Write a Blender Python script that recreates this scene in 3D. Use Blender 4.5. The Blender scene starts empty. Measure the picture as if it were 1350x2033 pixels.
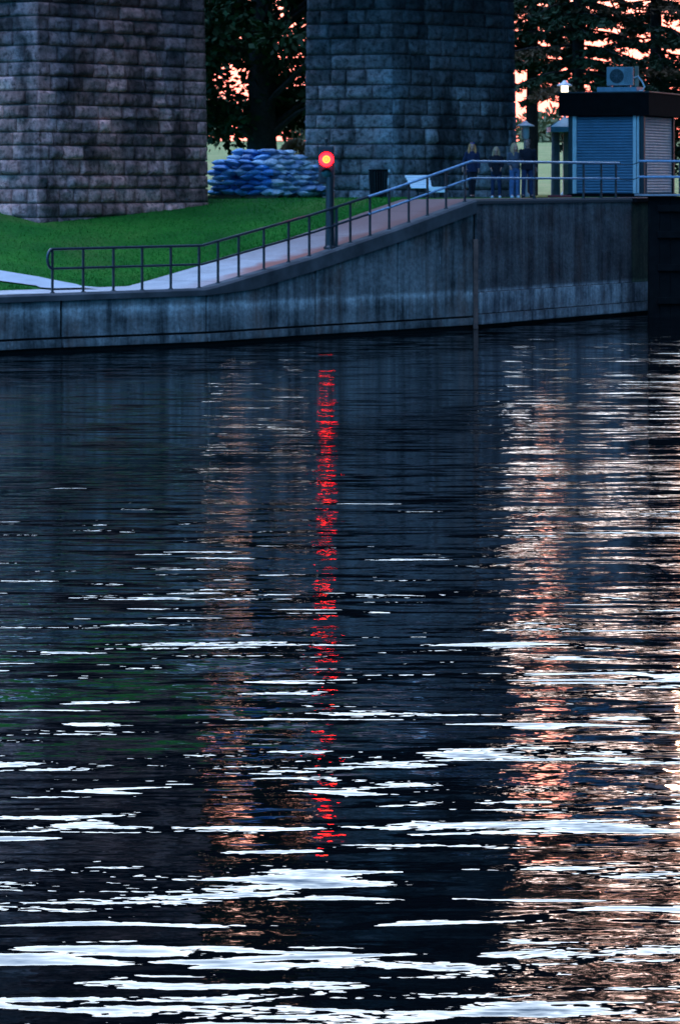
import bpy, bmesh, math, random
import numpy as np
from mathutils import Vector, Matrix, noise as mnoise
R = math.radians
scene = bpy.context.scene
C = scene.collection

# ------------------------------------------------------------------ camera, sky, sun, exposure
F = 6500.0            # focal length in pixels of the 1350 px wide photograph
HY = 360.0            # row of the horizon
EYE = 4.1             # eye above the water
cd = bpy.data.cameras.new('camera')
cam = bpy.data.objects.new('camera', cd); C.objects.link(cam)
cam.location = (0, 0, EYE); cam.rotation_euler = (R(90), 0, 0)
cd.sensor_fit = 'HORIZONTAL'; cd.sensor_width = 36.0
cd.lens = 36.0 * F / 1350.0
cd.shift_y = -(1016.5 - HY) / 1350.0
cd.clip_start = 0.5; cd.clip_end = 3000
cd.dof.use_dof = True; cd.dof.focus_distance = 24.0; cd.dof.aperture_fstop = 16.0
scene.camera = cam

SUN_EL, SUN_AZ = 3.0, 6.0       # degrees; azimuth is to the right of straight ahead
w = bpy.data.worlds.new('World'); scene.world = w; w.use_nodes = True
nt = w.node_tree; nt.nodes.clear()
out = nt.nodes.new('ShaderNodeOutputWorld'); bg = nt.nodes.new('ShaderNodeBackground')
sky = nt.nodes.new('ShaderNodeTexSky'); sky.sky_type = 'NISHITA'; sky.sun_disc = False
sky.sun_elevation = R(SUN_EL); sky.sun_rotation = R(SUN_AZ)
sky.altitude = 30; sky.air_density = 1.6; sky.dust_density = 2.2; sky.ozone_density = 4.0
bg.inputs['Strength'].default_value = 0.03
nt.links.new(sky.outputs[0], bg.inputs['Color'])
# the afterglow: pink at the horizon ahead, white above it, deep blue overhead and behind
bg2 = nt.nodes.new('ShaderNodeBackground'); tcw = nt.nodes.new('ShaderNodeTexCoord')
sepw = nt.nodes.new('ShaderNodeSeparateXYZ'); nt.links.new(tcw.outputs['Generated'], sepw.inputs[0])
def wramp(stops, src):
    x = nt.nodes.new('ShaderNodeValToRGB'); e = x.color_ramp.elements
    while len(e) < len(stops): e.new(0.5)
    for el, (p, c) in zip(e, stops): el.position = p; el.color = tuple(c) + (1,)
    nt.links.new(src, x.inputs[0]); return x.outputs[0]
AHEAD = [(0.0, (.62, .115, .095)), (0.045, (.68, .15, .12)), (0.085, (.72, .35, .27)), (0.15, (.86, .58, .50)), (0.22, (.86, .76, .75)), (0.34, (.70, .84, 1.0)), (0.5, (.54, .70, .92)), (0.75, (.25, .34, .60)), (1.0, (.19, .26, .48))]
BEHIND = [(0.0, (.006, .054, .128)), (0.3, (.007, .060, .145)), (0.65, (.045, .125, .28)), (1.0, (.19, .26, .48))]
ca = wramp(AHEAD, sepw.outputs['Z']); cb = wramp(BEHIND, sepw.outputs['Z'])
side = nt.nodes.new('ShaderNodeMapRange'); side.interpolation_type = 'SMOOTHSTEP'
side.inputs['From Min'].default_value = 0.70; side.inputs['From Max'].default_value = 0.965
nt.links.new(sepw.outputs['Y'], side.inputs['Value'])
mxw = nt.nodes.new('ShaderNodeMix'); mxw.data_type = 'RGBA'
nt.links.new(side.outputs[0], mxw.inputs[0]); nt.links.new(cb, mxw.inputs[6]); nt.links.new(ca, mxw.inputs[7])
# the part of the sky to the left of the viewer keeps more light; nothing shines from below the horizon
lr = nt.nodes.new('ShaderNodeMapRange'); lr.inputs['From Min'].default_value = -0.30; lr.inputs['From Max'].default_value = 0.25
lr.inputs['To Min'].default_value = 2.7; lr.inputs['To Max'].default_value = 0.36; nt.links.new(sepw.outputs['X'], lr.inputs['Value'])
upw = nt.nodes.new('ShaderNodeMapRange'); upw.inputs['From Min'].default_value = -0.002; upw.inputs['From Max'].default_value = 0.001
upw.inputs['To Min'].default_value = 0.0; upw.inputs['To Max'].default_value = 5.0; nt.links.new(sepw.outputs['Z'], upw.inputs['Value'])
mw = nt.nodes.new('ShaderNodeMath'); mw.operation = 'MULTIPLY'; lm = nt.nodes.new('ShaderNodeMix'); nt.links.new(side.outputs[0], lm.inputs[0]); nt.links.new(lr.outputs[0], lm.inputs[2]); lm.inputs[3].default_value = 1.15
nt.links.new(lm.outputs[0], mw.inputs[0]); nt.links.new(upw.outputs[0], mw.inputs[1])
nt.links.new(mw.outputs[0], bg2.inputs['Strength']); nt.links.new(mxw.outputs[2], bg2.inputs['Color'])
addw = nt.nodes.new('ShaderNodeAddShader')
nt.links.new(bg.outputs[0], addw.inputs[0]); nt.links.new(bg2.outputs[0], addw.inputs[1]); nt.links.new(addw.outputs[0], out.inputs['Surface'])

sd = bpy.data.lights.new('sun', 'SUN'); sd.energy = 0.3; sd.angle = R(0.5); sd.color = (1.0, 0.55, 0.35)
sun = bpy.data.objects.new('sun', sd); C.objects.link(sun)
sv = Vector((math.sin(R(SUN_AZ)) * math.cos(R(SUN_EL)), math.cos(R(SUN_AZ)) * math.cos(R(SUN_EL)), math.sin(R(SUN_EL))))
sun.rotation_euler = sv.to_track_quat('Z', 'Y').to_euler(); sun.location = (0, 60, 60)

vs = scene.view_settings
vs.view_transform = 'Standard'; vs.look = 'None'; vs.gamma = 1.0; vs.use_curve_mapping = False
vs.exposure = 0.5
scene.cycles.max_bounces = 6; scene.cycles.glossy_bounces = 4; scene.cycles.diffuse_bounces = 3
scene.cycles.caustics_reflective = False; scene.cycles.caustics_refractive = False
scene.cycles.sample_clamp_indirect = 8.0

# ------------------------------------------------------------------ helpers
def px(x, y, Y):
    return Vector(((x - 675.0) / F * Y, Y, EYE - (y - HY) / F * Y))
def pxz(x, Y, z):
    return Vector(((x - 675.0) / F * Y, Y, z))

def tag(o, label=None, cat=None, group=None, kind=None):
    if label: o['label'] = label
    if cat: o['category'] = cat
    if group: o['group'] = group
    if kind: o['kind'] = kind
    return o
def thing(name, label, cat, loc=(0, 0, 0), rz=0.0, group=None):
    o = bpy.data.objects.new(name, None); C.objects.link(o)
    o.empty_display_size = 0.2
    o.location = loc; o.rotation_euler = (0, 0, rz)
    return tag(o, label, cat, group)
def mesh_obj(name, me, mat=None, parent=None):
    o = bpy.data.objects.new(name, me); C.objects.link(o)
    if mat is not None and not me.materials: me.materials.append(mat)
    if parent is not None: o.parent = parent
    return o

class MB:
    """collects boxes, bars, tubes and sheets into one mesh"""
    def __init__(s): s.bm = bmesh.new()
    def box(s, c, size, rot=None, bevel=0.0):
        tmp = bmesh.new()
        bmesh.ops.create_cube(tmp, size=1.0)
        for v in tmp.verts: v.co = Vector((v.co.x * size[0], v.co.y * size[1], v.co.z * size[2]))
        if bevel > 0: bmesh.ops.bevel(tmp, geom=list(tmp.edges), offset=bevel, segments=2, affect='EDGES', profile=0.7)
        m = Matrix.Translation(Vector(c)) @ (rot.to_4x4() if rot is not None else Matrix.Identity(4))
        tmp.transform(m); s.add(tmp); return s
    def add(s, tmp):
        me = bpy.data.meshes.new('tmp'); tmp.to_mesh(me); tmp.free(); s.bm.from_mesh(me); bpy.data.meshes.remove(me)
    def tube(s, pts, r, seg=8, cap=True):
        pts = [Vector(p) for p in pts]; n = len(pts)
        rs = r if isinstance(r, (list, tuple)) else [r] * n
        rings = []; up = Vector((0, 0, 1)); last = None
        for i, p in enumerate(pts):
            d = (pts[min(i + 1, n - 1)] - pts[max(i - 1, 0)])
            if d.length < 1e-9: d = Vector((0, 0, 1))
            d.normalize()
            if last is None:
                a = d.cross(up)
                if a.length < 1e-3: a = d.cross(Vector((1, 0, 0)))
            else:
                a = last - d * last.dot(d)
            a.normalize(); b = d.cross(a); last = a
            rings.append([s.bm.verts.new(p + (a * math.cos(2 * math.pi * k / seg) + b * math.sin(2 * math.pi * k / seg)) * rs[i]) for k in range(seg)])
        for i in range(n - 1):
            for k in range(seg):
                s.bm.faces.new((rings[i][k], rings[i][(k + 1) % seg], rings[i + 1][(k + 1) % seg], rings[i + 1][k]))
        if cap:
            s.bm.faces.new(rings[0][::-1]); s.bm.faces.new(rings[-1])
        return s
    def lathe(s, prof, c=(0, 0, 0), seg=20):
        c = Vector(c); rings = []
        for r, z in prof:
            if r < 1e-6: rings.append([s.bm.verts.new(c + Vector((0, 0, z)))])
            else: rings.append([s.bm.verts.new(c + Vector((r * math.cos(2 * math.pi * k / seg), r * math.sin(2 * math.pi * k / seg), z))) for k in range(seg)])
        for a, b in zip(rings[:-1], rings[1:]):
            for k in range(seg):
                k2 = (k + 1) % seg
                if len(a) == 1 and len(b) == 1: continue
                if len(a) == 1: s.bm.faces.new((a[0], b[k2], b[k]))
                elif len(b) == 1: s.bm.faces.new((a[k], a[k2], b[0]))
                else: s.bm.faces.new((a[k], a[k2], b[k2], b[k]))
        return s
    def grid(s, P):
        """P: rows of points"""
        V = [[s.bm.verts.new(p) for p in row] for row in P]
        for a, b in zip(V[:-1], V[1:]):
            for k in range(len(a) - 1):
                s.bm.faces.new((a[k], a[k + 1], b[k + 1], b[k]))
        return s
    def build(s, name, mat, parent=None, smooth=False, recalc=True):
        if recalc: bmesh.ops.recalc_face_normals(s.bm, faces=list(s.bm.faces))
        me = bpy.data.meshes.new(name); s.bm.to_mesh(me); s.bm.free()
        if smooth:
            me.polygons.foreach_set('use_smooth', [True] * len(me.polygons))
            try: me.set_sharp_from_angle(angle=R(40))
            except Exception: pass
        return mesh_obj(name, me, mat, parent)

def np_mesh(name, verts, faces_quads, mat, parent=None):
    me = bpy.data.meshes.new(name)
    nv = len(verts); k = faces_quads.shape[1]; nf = len(faces_quads)
    me.vertices.add(nv); me.vertices.foreach_set('co', verts.astype(np.float32).ravel())
    me.loops.add(nf * k); me.loops.foreach_set('vertex_index', faces_quads.astype(np.int32).ravel())
    me.polygons.add(nf); me.polygons.foreach_set('loop_start', np.arange(0, nf * k, k, dtype=np.int32))
    me.polygons.foreach_set('loop_total', np.full(nf, k, dtype=np.int32))
    me.update(calc_edges=True); me.validate()
    return mesh_obj(name, me, mat, parent)

# ------------------------------------------------------------------ materials
class NT:
    def __init__(s, name):
        s.m = bpy.data.materials.new(name); s.m.use_nodes = True
        s.t = s.m.node_tree; s.b = s.t.nodes['Principled BSDF']
    def n(s, typ, **kw):
        x = s.t.nodes.new(typ)
        for k, v in kw.items(): setattr(x, k, v)
        return x
    def l(s, a, b): s.t.links.new(a, b)
    def val(s, x, sock):
        if isinstance(x, (int, float)): sock.default_value = x
        elif isinstance(x, tuple): sock.default_value = x if len(x) == len(sock.default_value) else x + (1,)
        else: s.l(x, sock)
    def coord(s, kind='Object', scale=(1, 1, 1)):
        tc = s.n('ShaderNodeTexCoord'); mp = s.n('ShaderNodeMapping')
        mp.inputs['Scale'].default_value = scale
        s.l(tc.outputs[kind], mp.inputs['Vector']); return mp.outputs[0]
    def noise(s, vec, scale=1.0, detail=4, rough=0.55, dist=0.0):
        x = s.n('ShaderNodeTexNoise'); s.l(vec, x.inputs['Vector'])
        x.inputs['Scale'].default_value = scale; x.inputs['Detail'].default_value = detail
        x.inputs['Roughness'].default_value = rough; x.inputs['Distortion'].default_value = dist
        return x.outputs['Fac']
    def ramp(s, fac, stops):
        x = s.n('ShaderNodeValToRGB'); e = x.color_ramp.elements
        while len(e) < len(stops): e.new(0.5)
        for el, (p, c) in zip(e, stops):
            el.position = p; el.color = (c, c, c, 1) if isinstance(c, (int, float)) else tuple(c) + (1,)
        s.l(fac, x.inputs[0]); return x.outputs[0]
    def math(s, op, a, b=0.0, clamp=False):
        x = s.n('ShaderNodeMath', operation=op, use_clamp=clamp); s.val(a, x.inputs[0]); s.val(b, x.inputs[1]); return x.outputs[0]
    def mix(s, fac, a, b, mode='MIX'):
        x = s.n('ShaderNodeMix', data_type='RGBA', blend_type=mode)
        s.val(fac, x.inputs[0]); s.val(a, x.inputs[6]); s.val(b, x.inputs[7]); return x.outputs[2]
    def bump(s, h, dist=0.01, strength=1.0):
        x = s.n('ShaderNodeBump'); x.inputs['Distance'].default_value = dist; x.inputs['Strength'].default_value = strength
        s.l(h, x.inputs['Height']); s.l(x.outputs[0], s.b.inputs['Normal']); return x
    def set(s, **kw):
        for k, v in kw.items(): s.val(v, s.b.inputs[k.replace('_', ' ')])
        return s
    def col(s, c): s.val(c, s.b.inputs['Base Color']); return s

def simple(name, c, rough=0.6, metal=0.0, var=0.25, scale=6.0, spec=0.5, bump=0.0):
    m = NT(name); v = m.coord('Object')
    n = m.noise(v, scale, 4)
    k = m.ramp(n, [(0.3, 1 - var), (0.7, 1 + var * 0.4)])
    m.col(m.mix(1.0, tuple(c), k, 'MULTIPLY')); m.set(Roughness=rough, Metallic=metal)
    m.b.inputs['Specular IOR Level'].default_value = spec
    if bump: m.bump(n, bump)
    return m.m

M = {}
def mat_stone(name, base, warm, dark_edge):
    m = NT(name); v = m.coord('Object')
    g = m.n('ShaderNodeNewGeometry')
    rnd = g.outputs['Random Per Island']
    tone = m.ramp(rnd, [(0.0, 0.42), (0.3, 0.72), (0.7, 1.0), (1.0, 1.35)])
    hue = m.noise(m.coord('Object', (0.45, 0.45, 0.3)), 1.0, 3)
    c0 = m.mix(m.ramp(hue, [(0.34, 0.0), (0.56, 1.0)]), base, warm)
    c1 = m.mix(1.0, c0, tone, 'MULTIPLY')
    stain = m.noise(m.coord('Object', (0.8, 0.8, 0.28)), 1.0, 5, 0.62)
    c2 = m.mix(1.0, c1, m.ramp(stain, [(0.38, 0.16), (0.58, 1.05)]), 'MULTIPLY')
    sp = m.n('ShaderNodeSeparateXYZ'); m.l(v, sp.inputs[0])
    deck_shade = m.math('ADD', m.math('DIVIDE', sp.outputs['Z'], 16.0), m.math('MULTIPLY', m.math('SUBTRACT', stain, 0.5), 0.5))
    c2 = m.mix(1.0, c2, m.ramp(deck_shade, [(0.40, 1.0), (0.62, 0.28)]), 'MULTIPLY')      # upper courses darkened in colour for the shade under the deck
    fine = m.noise(v, 7.0, 6, 0.7)
    c3 = m.mix(1.0, c2, m.ramp(fine, [(0.34, 0.25), (0.5, 0.9), (0.7, 1.35)]), 'MULTIPLY')
    m.col(c3); m.set(Roughness=0.9); m.b.inputs['Specular IOR Level'].default_value = 0.25
    m.bump(m.noise(v, 14.0, 5, 0.7), 0.05, 0.9)
    return m.m
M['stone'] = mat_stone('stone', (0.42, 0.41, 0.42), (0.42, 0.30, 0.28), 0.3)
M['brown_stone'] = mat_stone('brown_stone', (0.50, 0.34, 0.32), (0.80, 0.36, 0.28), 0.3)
M['mortar'] = simple('mortar', (0.12, 0.11, 0.10), 0.95, scale=3.0, var=0.5)

def mat_concrete(name, lo, hi, tide, streak_amt, rust=0.0, rough_bump=0.02):
    """u runs along the wall in metres, v is the height above the water in metres"""
    m = NT(name)
    u3 = m.coord('UV', (2.6, 0.22, 1)); u1 = m.coord('UV', (0.7, 0.9, 1)); u9 = m.coord('UV', (9, 9, 1))
    uv = m.n('ShaderNodeTexCoord'); sep = m.n('ShaderNodeSeparateXYZ'); m.l(uv.outputs['UV'], sep.inputs[0])
    hgt = sep.outputs['Y']
    streak = m.noise(u3, 1.0, 6, 0.65)
    blot = m.noise(u1, 1.0, 5, 0.6)
    wob = m.math('ADD', hgt, m.math('MULTIPLY', m.math('SUBTRACT', blot, 0.5), 0.28))
    t = m.math('MULTIPLY', m.math('ADD', streak, m.math('MULTIPLY', blot, 0.8)), 0.55)
    c = m.mix(m.ramp(t, [(0.40, 0.0), (0.585, 1.0)]), lo, hi)
    # pale mineral line left by the old water level, smooth greyer concrete below it
    line = m.ramp(m.math('DIVIDE', wob, 4.0), tide)
    c = m.mix(1.0, c, line, 'MULTIPLY')
    white = m.ramp(m.noise(m.coord('UV', (4.0, 0.7, 1)), 1.0, 5, 0.7), [(0.63, 0.0), (0.72, 1.0)])
    c = m.mix(m.math('MULTIPLY', white, streak_amt), c, (0.55, 0.56, 0.56))
    fine = m.noise(u9, 1.0, 6, 0.7)
    c = m.mix(1.0, c, m.ramp(fine, [(0.33, 0.55), (0.65, 1.2)]), 'MULTIPLY')
    if rust > 0:
        rr = m.ramp(m.noise(m.coord('UV', (1.1, 0.35, 1)), 1.0, 4), [(0.5, 0.0), (0.68, 1.0)])
        c = m.mix(m.math('MULTIPLY', rr, rust), c, (0.26, 0.11, 0.06))
    m.col(c); m.set(Roughness=0.85); m.b.inputs['Specular IOR Level'].default_value = 0.3
    m.bump(m.math('ADD', fine, m.math('MULTIPLY', blot, 2.0)), rough_bump, 0.8)
    return m.m
M['ramp_wall'] = mat_concrete('weathered_concrete', (0.04, 0.043, 0.042), (0.33, 0.33, 0.31),
    [(0.0, 0.4), (0.06, 0.9), (0.18, 0.9), (0.225, 1.5), (0.255, 2.3), (0.28, 1.0), (0.5, 0.7), (1.0, 0.9)], 0.7, 0.35)
M['lock_wall'] = mat_concrete('dark_lock_concrete', (0.035, 0.036, 0.04), (0.24, 0.235, 0.225),
    [(0.0, 0.5), (0.05, 2.0), (0.10, 1.7), (0.22, 2.5), (0.255, 2.7), (0.285, 0.7), (0.6, 0.7), (1.0, 1.0)], 0.25, 0.15, 0.05)
M['coping'] = simple('coping_concrete', (0.085, 0.08, 0.078), 0.9, scale=1.4, var=0.55, bump=0.01)
M['algae'] = simple('wet_algae', (0.012, 0.014, 0.012), 0.85, scale=3.0, spec=0.15)
M['joint'] = simple('joint_tar', (0.02, 0.02, 0.02), 0.8)

def mat_path():
    m = NT('path_concrete'); v = m.coord('Object')
    uv = m.n('ShaderNodeTexCoord'); sep = m.n('ShaderNodeSeparateXYZ'); m.l(uv.outputs['UV'], sep.inputs[0])
    s = m.math('ADD', sep.outputs['Y'], m.math('MULTIPLY', m.math('SUBTRACT', m.noise(v, 1.1, 4), 0.5), 1.2))
    n = m.noise(v, 1.5, 5)
    base = m.mix(m.ramp(n, [(0.3, 0.0), (0.7, 1.0)]), (0.38, 0.33, 0.30), (0.54, 0.48, 0.44))
    al = m.ramp(m.math('DIVIDE', sep.outputs['X'], 40.0), [(0.12, 0.0), (0.22, 1.0)])     # rust only beside the ramp rail
    up = m.ramp(m.math('DIVIDE', sep.outputs['X'], 40.0), [(0.20, 0.0), (0.36, 1.0)])
    rust = m.math('MULTIPLY', m.ramp(s, [(0.6, 0.95), (1.8, 0.0)]), al)
    c = m.mix(rust, base, (0.34, 0.085, 0.045))
    c = m.mix(m.math('MULTIPLY', up, 0.92), c, (0.185, 0.075, 0.058))
    br = m.n('ShaderNodeTexBrick'); br.offset = 0.0
    m.l(uv.outputs['UV'], br.inputs['Vector']); br.inputs['Scale'].default_value = 1.0
    br.inputs['Brick Width'].default_value = 3.2; br.inputs['Row Height'].default_value = 30.0; br.inputs['Mortar Size'].default_value = 0.02
    br.inputs['Color1'].default_value = br.inputs['Color2'].default_value = (1, 1, 1, 1); br.inputs['Mortar'].default_value = (0.5, 0.5, 0.5, 1)
    c = m.mix(1.0, c, br.outputs['Color'], 'MULTIPLY')
    c = m.mix(1.0, c, m.ramp(m.noise(v, 25, 4, 0.7), [(0.3, 0.75), (0.7, 1.1)]), 'MULTIPLY')
    m.col(c); m.set(Roughness=0.85); m.bump(n, 0.01); return m.m
M['path'] = mat_path()
M['side_path'] = simple('side_path_concrete', (0.45, 0.43, 0.42), 0.85, scale=1.5, var=0.2)

def mat_grass(name, a, b, dry):
    m = NT(name); v = m.coord('Object')
    n = m.noise(v, 0.55, 5, 0.6); f = m.noise(v, 12.0, 5, 0.75)
    c = m.mix(m.ramp(n, [(0.3, 0.0), (0.7, 1.0)]), a, b)
    c = m.mix(m.ramp(m.noise(m.coord('Object', (0.25, 0.25, 0.25)), 1.0, 4), [(0.52, 0.0), (0.72, 0.6)]), c, dry)
    c = m.mix(1.0, c, m.ramp(f, [(0.3, 0.45), (0.7, 1.35)]), 'MULTIPLY')
    m.col(c); m.set(Roughness=0.95); m.b.inputs['Specular IOR Level'].default_value = 0.1
    m.bump(f, 0.04); return m.m
M['lawn'] = mat_grass('lawn_grass', (0.009, 0.085, 0.012), (0.034, 0.175, 0.018), (0.10, 0.13, 0.03))
M['blade'] = simple('grass_blade', (0.02, 0.15, 0.016), 0.8, scale=1.0, spec=0.1)
M['bank'] = mat_grass('bank_grass', (0.13, 0.165, 0.05), (0.22, 0.235, 0.08), (0.32, 0.26, 0.11))
M['leaf'] = simple('leaf', (0.018, 0.040, 0.012), 0.7, scale=0.7, var=0.6, spec=0.15)
M['olive'] = simple('olive_leaf', (0.17, 0.15, 0.065), 0.7, scale=0.5, var=0.5, spec=0.1)
M['needle'] = simple('needle', (0.030, 0.060, 0.026), 0.7, scale=0.7, var=0.6, spec=0.15)
M['needle_brown'] = simple('dry_needle', (0.13, 0.085, 0.045), 0.8, scale=0.7, var=0.5, spec=0.1)
M['bark'] = simple('bark', (0.032, 0.026, 0.022), 0.95, scale=9.0, var=0.6, bump=0.03)
M['rail'] = simple('sky_tinted_rail', (0.28, 0.44, 0.60), 0.4, 0.3, scale=8.0, var=0.35)  # blue sky reflection put into the base colour
M['dark_rail'] = simple('unlit_rail_steel', (0.03, 0.035, 0.045), 0.3, 0.2, scale=8.0, var=0.4)  # same steel, coloured dark where it reflects no bright sky
M['post'] = simple('post_steel', (0.035, 0.03, 0.03), 0.45, 0.3, scale=8.0, var=0.5)
M['black'] = simple('black_paint', (0.012, 0.012, 0.014), 0.45, scale=5)
M['black_matt'] = simple('tarred_timber', (0.006, 0.006, 0.006), 0.9, scale=4, var=0.5, spec=0.1)
M['white'] = simple('white_plastic', (0.92, 0.90, 0.87), 0.4, scale=3, var=0.06)
M['white_paint'] = simple('white_paint', (0.75, 0.75, 0.74), 0.45, scale=4, var=0.12)
M['shutter'] = simple('shutter_metal', (0.12, 0.21, 0.29), 0.5, 0.2, scale=2, var=0.15)
M['frame_metal'] = simple('glow_shutter_metal', (0.70, 0.66, 0.64), 0.5, 0.1, scale=3, var=0.15)
M['teal'] = simple('teal_roof', (0.10, 0.30, 0.36), 0.5, scale=3)
M['beige'] = simple('beige_wall', (0.36, 0.30, 0.22), 0.8, scale=3)
M['red'] = simple('red_paint', (0.25, 0.012, 0.015), 0.5, scale=3)
M['grey_post'] = simple('grey_post', (0.16, 0.17, 0.19), 0.7, scale=5, var=0.4)
def mat_bag():
    m = NT('bag_plastic'); oi = m.n('ShaderNodeObjectInfo'); v = m.coord('Object')
    c = m.ramp(oi.outputs['Random'], [(0.0, (.03, .15, .42)), (0.4, (.08, .36, .85)), (0.8, (.25, .58, .95)), (1.0, (.60, .80, .95))])
    n = m.noise(v, 9, 4); c = m.mix(1.0, c, m.ramp(n, [(.3, .65), (.7, 1.1)]), 'MULTIPLY')
    m.col(c); m.set(Roughness=0.25); m.bump(m.noise(m.coord('Object', (5, 16, 9)), 1.0, 4, 0.7), .05); return m.m
M['bag'] = mat_bag()
def mat_glare_bag():  # bright reflection on the end-face bags put into their colour
    m = NT('glare_bag_plastic'); oi = m.n('ShaderNodeObjectInfo'); v = m.coord('Object')
    c = m.ramp(oi.outputs['Random'], [(0.0, (.10, .20, .38)), (0.4, (.30, .42, .58)), (0.75, (.62, .68, .76)), (1.0, (.85, .86, .88))])
    n = m.noise(v, 9, 4); c = m.mix(1.0, c, m.ramp(n, [(.3, .6), (.7, 1.1)]), 'MULTIPLY')
    m.col(c); m.set(Roughness=0.2); m.bump(m.noise(m.coord('Object', (5, 16, 9)), 1.0, 4, 0.7), .06); return m.m
M['glare_bag'] = mat_glare_bag()
M['wood'] = simple('pallet_wood', (0.10, 0.08, 0.06), 0.85, scale=7, var=0.5)
M['skin'] = simple('skin', (0.62, 0.26, 0.17), 0.6, var=0.08)
M['skin_dark'] = simple('skin_ruddy', (0.30, 0.15, 0.11), 0.6, var=0.08)
M['navy'] = simple('navy_cloth', (0.018, 0.024, 0.055), 0.9, scale=14, var=0.35, spec=0.2)
M['dark_cloth'] = simple('dark_cloth', (0.012, 0.012, 0.018), 0.9, scale=14, var=0.35, spec=0.2)
M['denim'] = simple('denim', (0.075, 0.13, 0.24), 0.9, scale=14, var=0.4, spec=0.2)
M['denim_dark'] = simple('dark_denim', (0.02, 0.032, 0.07), 0.9, scale=14, var=0.4, spec=0.2)
M['pale_cloth'] = simple('pale_cloth', (0.075, 0.08, 0.10), 0.9, scale=10, var=0.25, spec=0.2)
M['hair_blond'] = simple('hair_blond', (0.66, 0.24, 0.06), 0.6, scale=20, var=0.4)
M['hair_ash'] = simple('hair_ash', (0.50, 0.27, 0.13), 0.6, scale=20, var=0.4)
M['hair_dark'] = simple('hair_dark', (0.05, 0.028, 0.02), 0.6, scale=20, var=0.4)
M['shoe_white'] = simple('shoe_white', (0.6, 0.62, 0.65), 0.6)
M['blue_lens'] = simple('blue_lens', (0.03, 0.10, 0.55), 0.12, 0.5)
M['eye'] = simple('eye', (0.02, 0.015, 0.012), 0.3)

def emit(name, c, st):
    m = NT(name); m.col((0.02, 0.02, 0.02)); m.val(tuple(c), m.b.inputs['Emission Color']); m.b.inputs['Emission Strength'].default_value = st
    return m.m
def mat_signal():
    m = NT('red_lamp'); g = m.coord('Object')
    ln = m.n('ShaderNodeVectorMath', operation='LENGTH'); m.l(g, ln.inputs[0])
    r = m.math('DIVIDE', ln.outputs['Value'], 0.19)
    m.col((0.1, 0.0, 0.0))
    m.l(m.ramp(r, [(0.0, (1.0, 0.80, 0.42)), (0.24, (1.0, 0.50, 0.09)), (0.44, (1.0, 0.18, 0.02)), (0.64, (1.0, 0.002, 0.004))]), m.b.inputs['Emission Color'])
    k = m.math('MULTIPLY', m.ramp(r, [(0.0, 0.09), (0.34, 0.06), (0.48, 0.09), (0.70, 0.85)]), 30.0)
    m.l(k, m.b.inputs['Emission Strength'])
    return m.m
M['signal'] = mat_signal()
M['lamp_glow'] = emit('lamp_glow', (1.0, 0.86, 0.6), 3.0)
M['green_lens'] = simple('green_lens', (0.02, 0.07, 0.06), 0.15)

def mat_water():
    m = NT('water')
    g = m.n('ShaderNodeNewGeometry')
    def vn(scale, seedz, detail=2, rough=0.5, dist=0.0):
        mp = m.n('ShaderNodeMapping'); mp.inputs['Scale'].default_value = scale; mp.inputs['Location'].default_value = (seedz, seedz * 1.7, seedz)
        m.l(g.outputs['Position'], mp.inputs['Vector'])
        return m.noise(mp.outputs[0], 1.0, detail, rough, dist)
    def centred(n, a): return m.math('MULTIPLY', m.math('SUBTRACT', n, 0.5), a)
    big = vn((0.15, 0.50, 1), 3.1, 1, 0.5, 0.5)
    mid = vn((0.50, 2.0, 1), 7.7, 1, 0.5, 0.7)
    mid2 = vn((0.9, 4.8, 1), 17.7, 1, 0.5, 0.7)
    small = vn((2.8, 9.0, 1), 12.3, 1, 0.5, 0.6)
    tiny = vn((10.0, 24.0, 1), 52.0, 1, 0.5, 0.5)
    gust = vn((0.22, 0.60, 1), 21.0, 2)
    sx1 = vn((1.2, 2.2, 1), 31.0, 2, 0.5, 0.5); sx2 = vn((6.0, 11.0, 1), 41.0, 2)
    gm = m.ramp(gust, [(0.42, 0.5), (0.62, 1.3)])
    fine = m.math('ADD', centred(small, 0.10), centred(tiny, 0.21))
    sy = m.math('ADD', m.math('ADD', centred(big, 0.13), 0.020), m.math('ADD', m.math('ADD', centred(mid, 0.40), centred(mid2, 0.58)), m.math('MULTIPLY', fine, gm)))
    sy = m.math('MINIMUM', sy, m.math('ADD', centred(small, 0.06), 0.058))      # long flat backs, short steep fronts
    sx = m.math('ADD', centred(sx1, 0.06), m.math('ADD', centred(sx2, 0.07), m.math('MULTIPLY', centred(vn((14.0, 20.0, 1), 61.0, 1), 0.08), gm)))
    cmb = m.n('ShaderNodeCombineXYZ'); m.l(sx, cmb.inputs[0]); m.l(sy, cmb.inputs[1]); cmb.inputs[2].default_value = 1.0
    nm = m.n('ShaderNodeVectorMath', operation='NORMALIZE'); m.l(cmb.outputs[0], nm.inputs[0])
    m.l(nm.outputs[0], m.b.inputs['Normal'])
    m.col((0.0012, 0.0016, 0.002)); m.set(Roughness=0.02, IOR=1.333)
    return m.m
M['water'] = mat_water()

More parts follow.
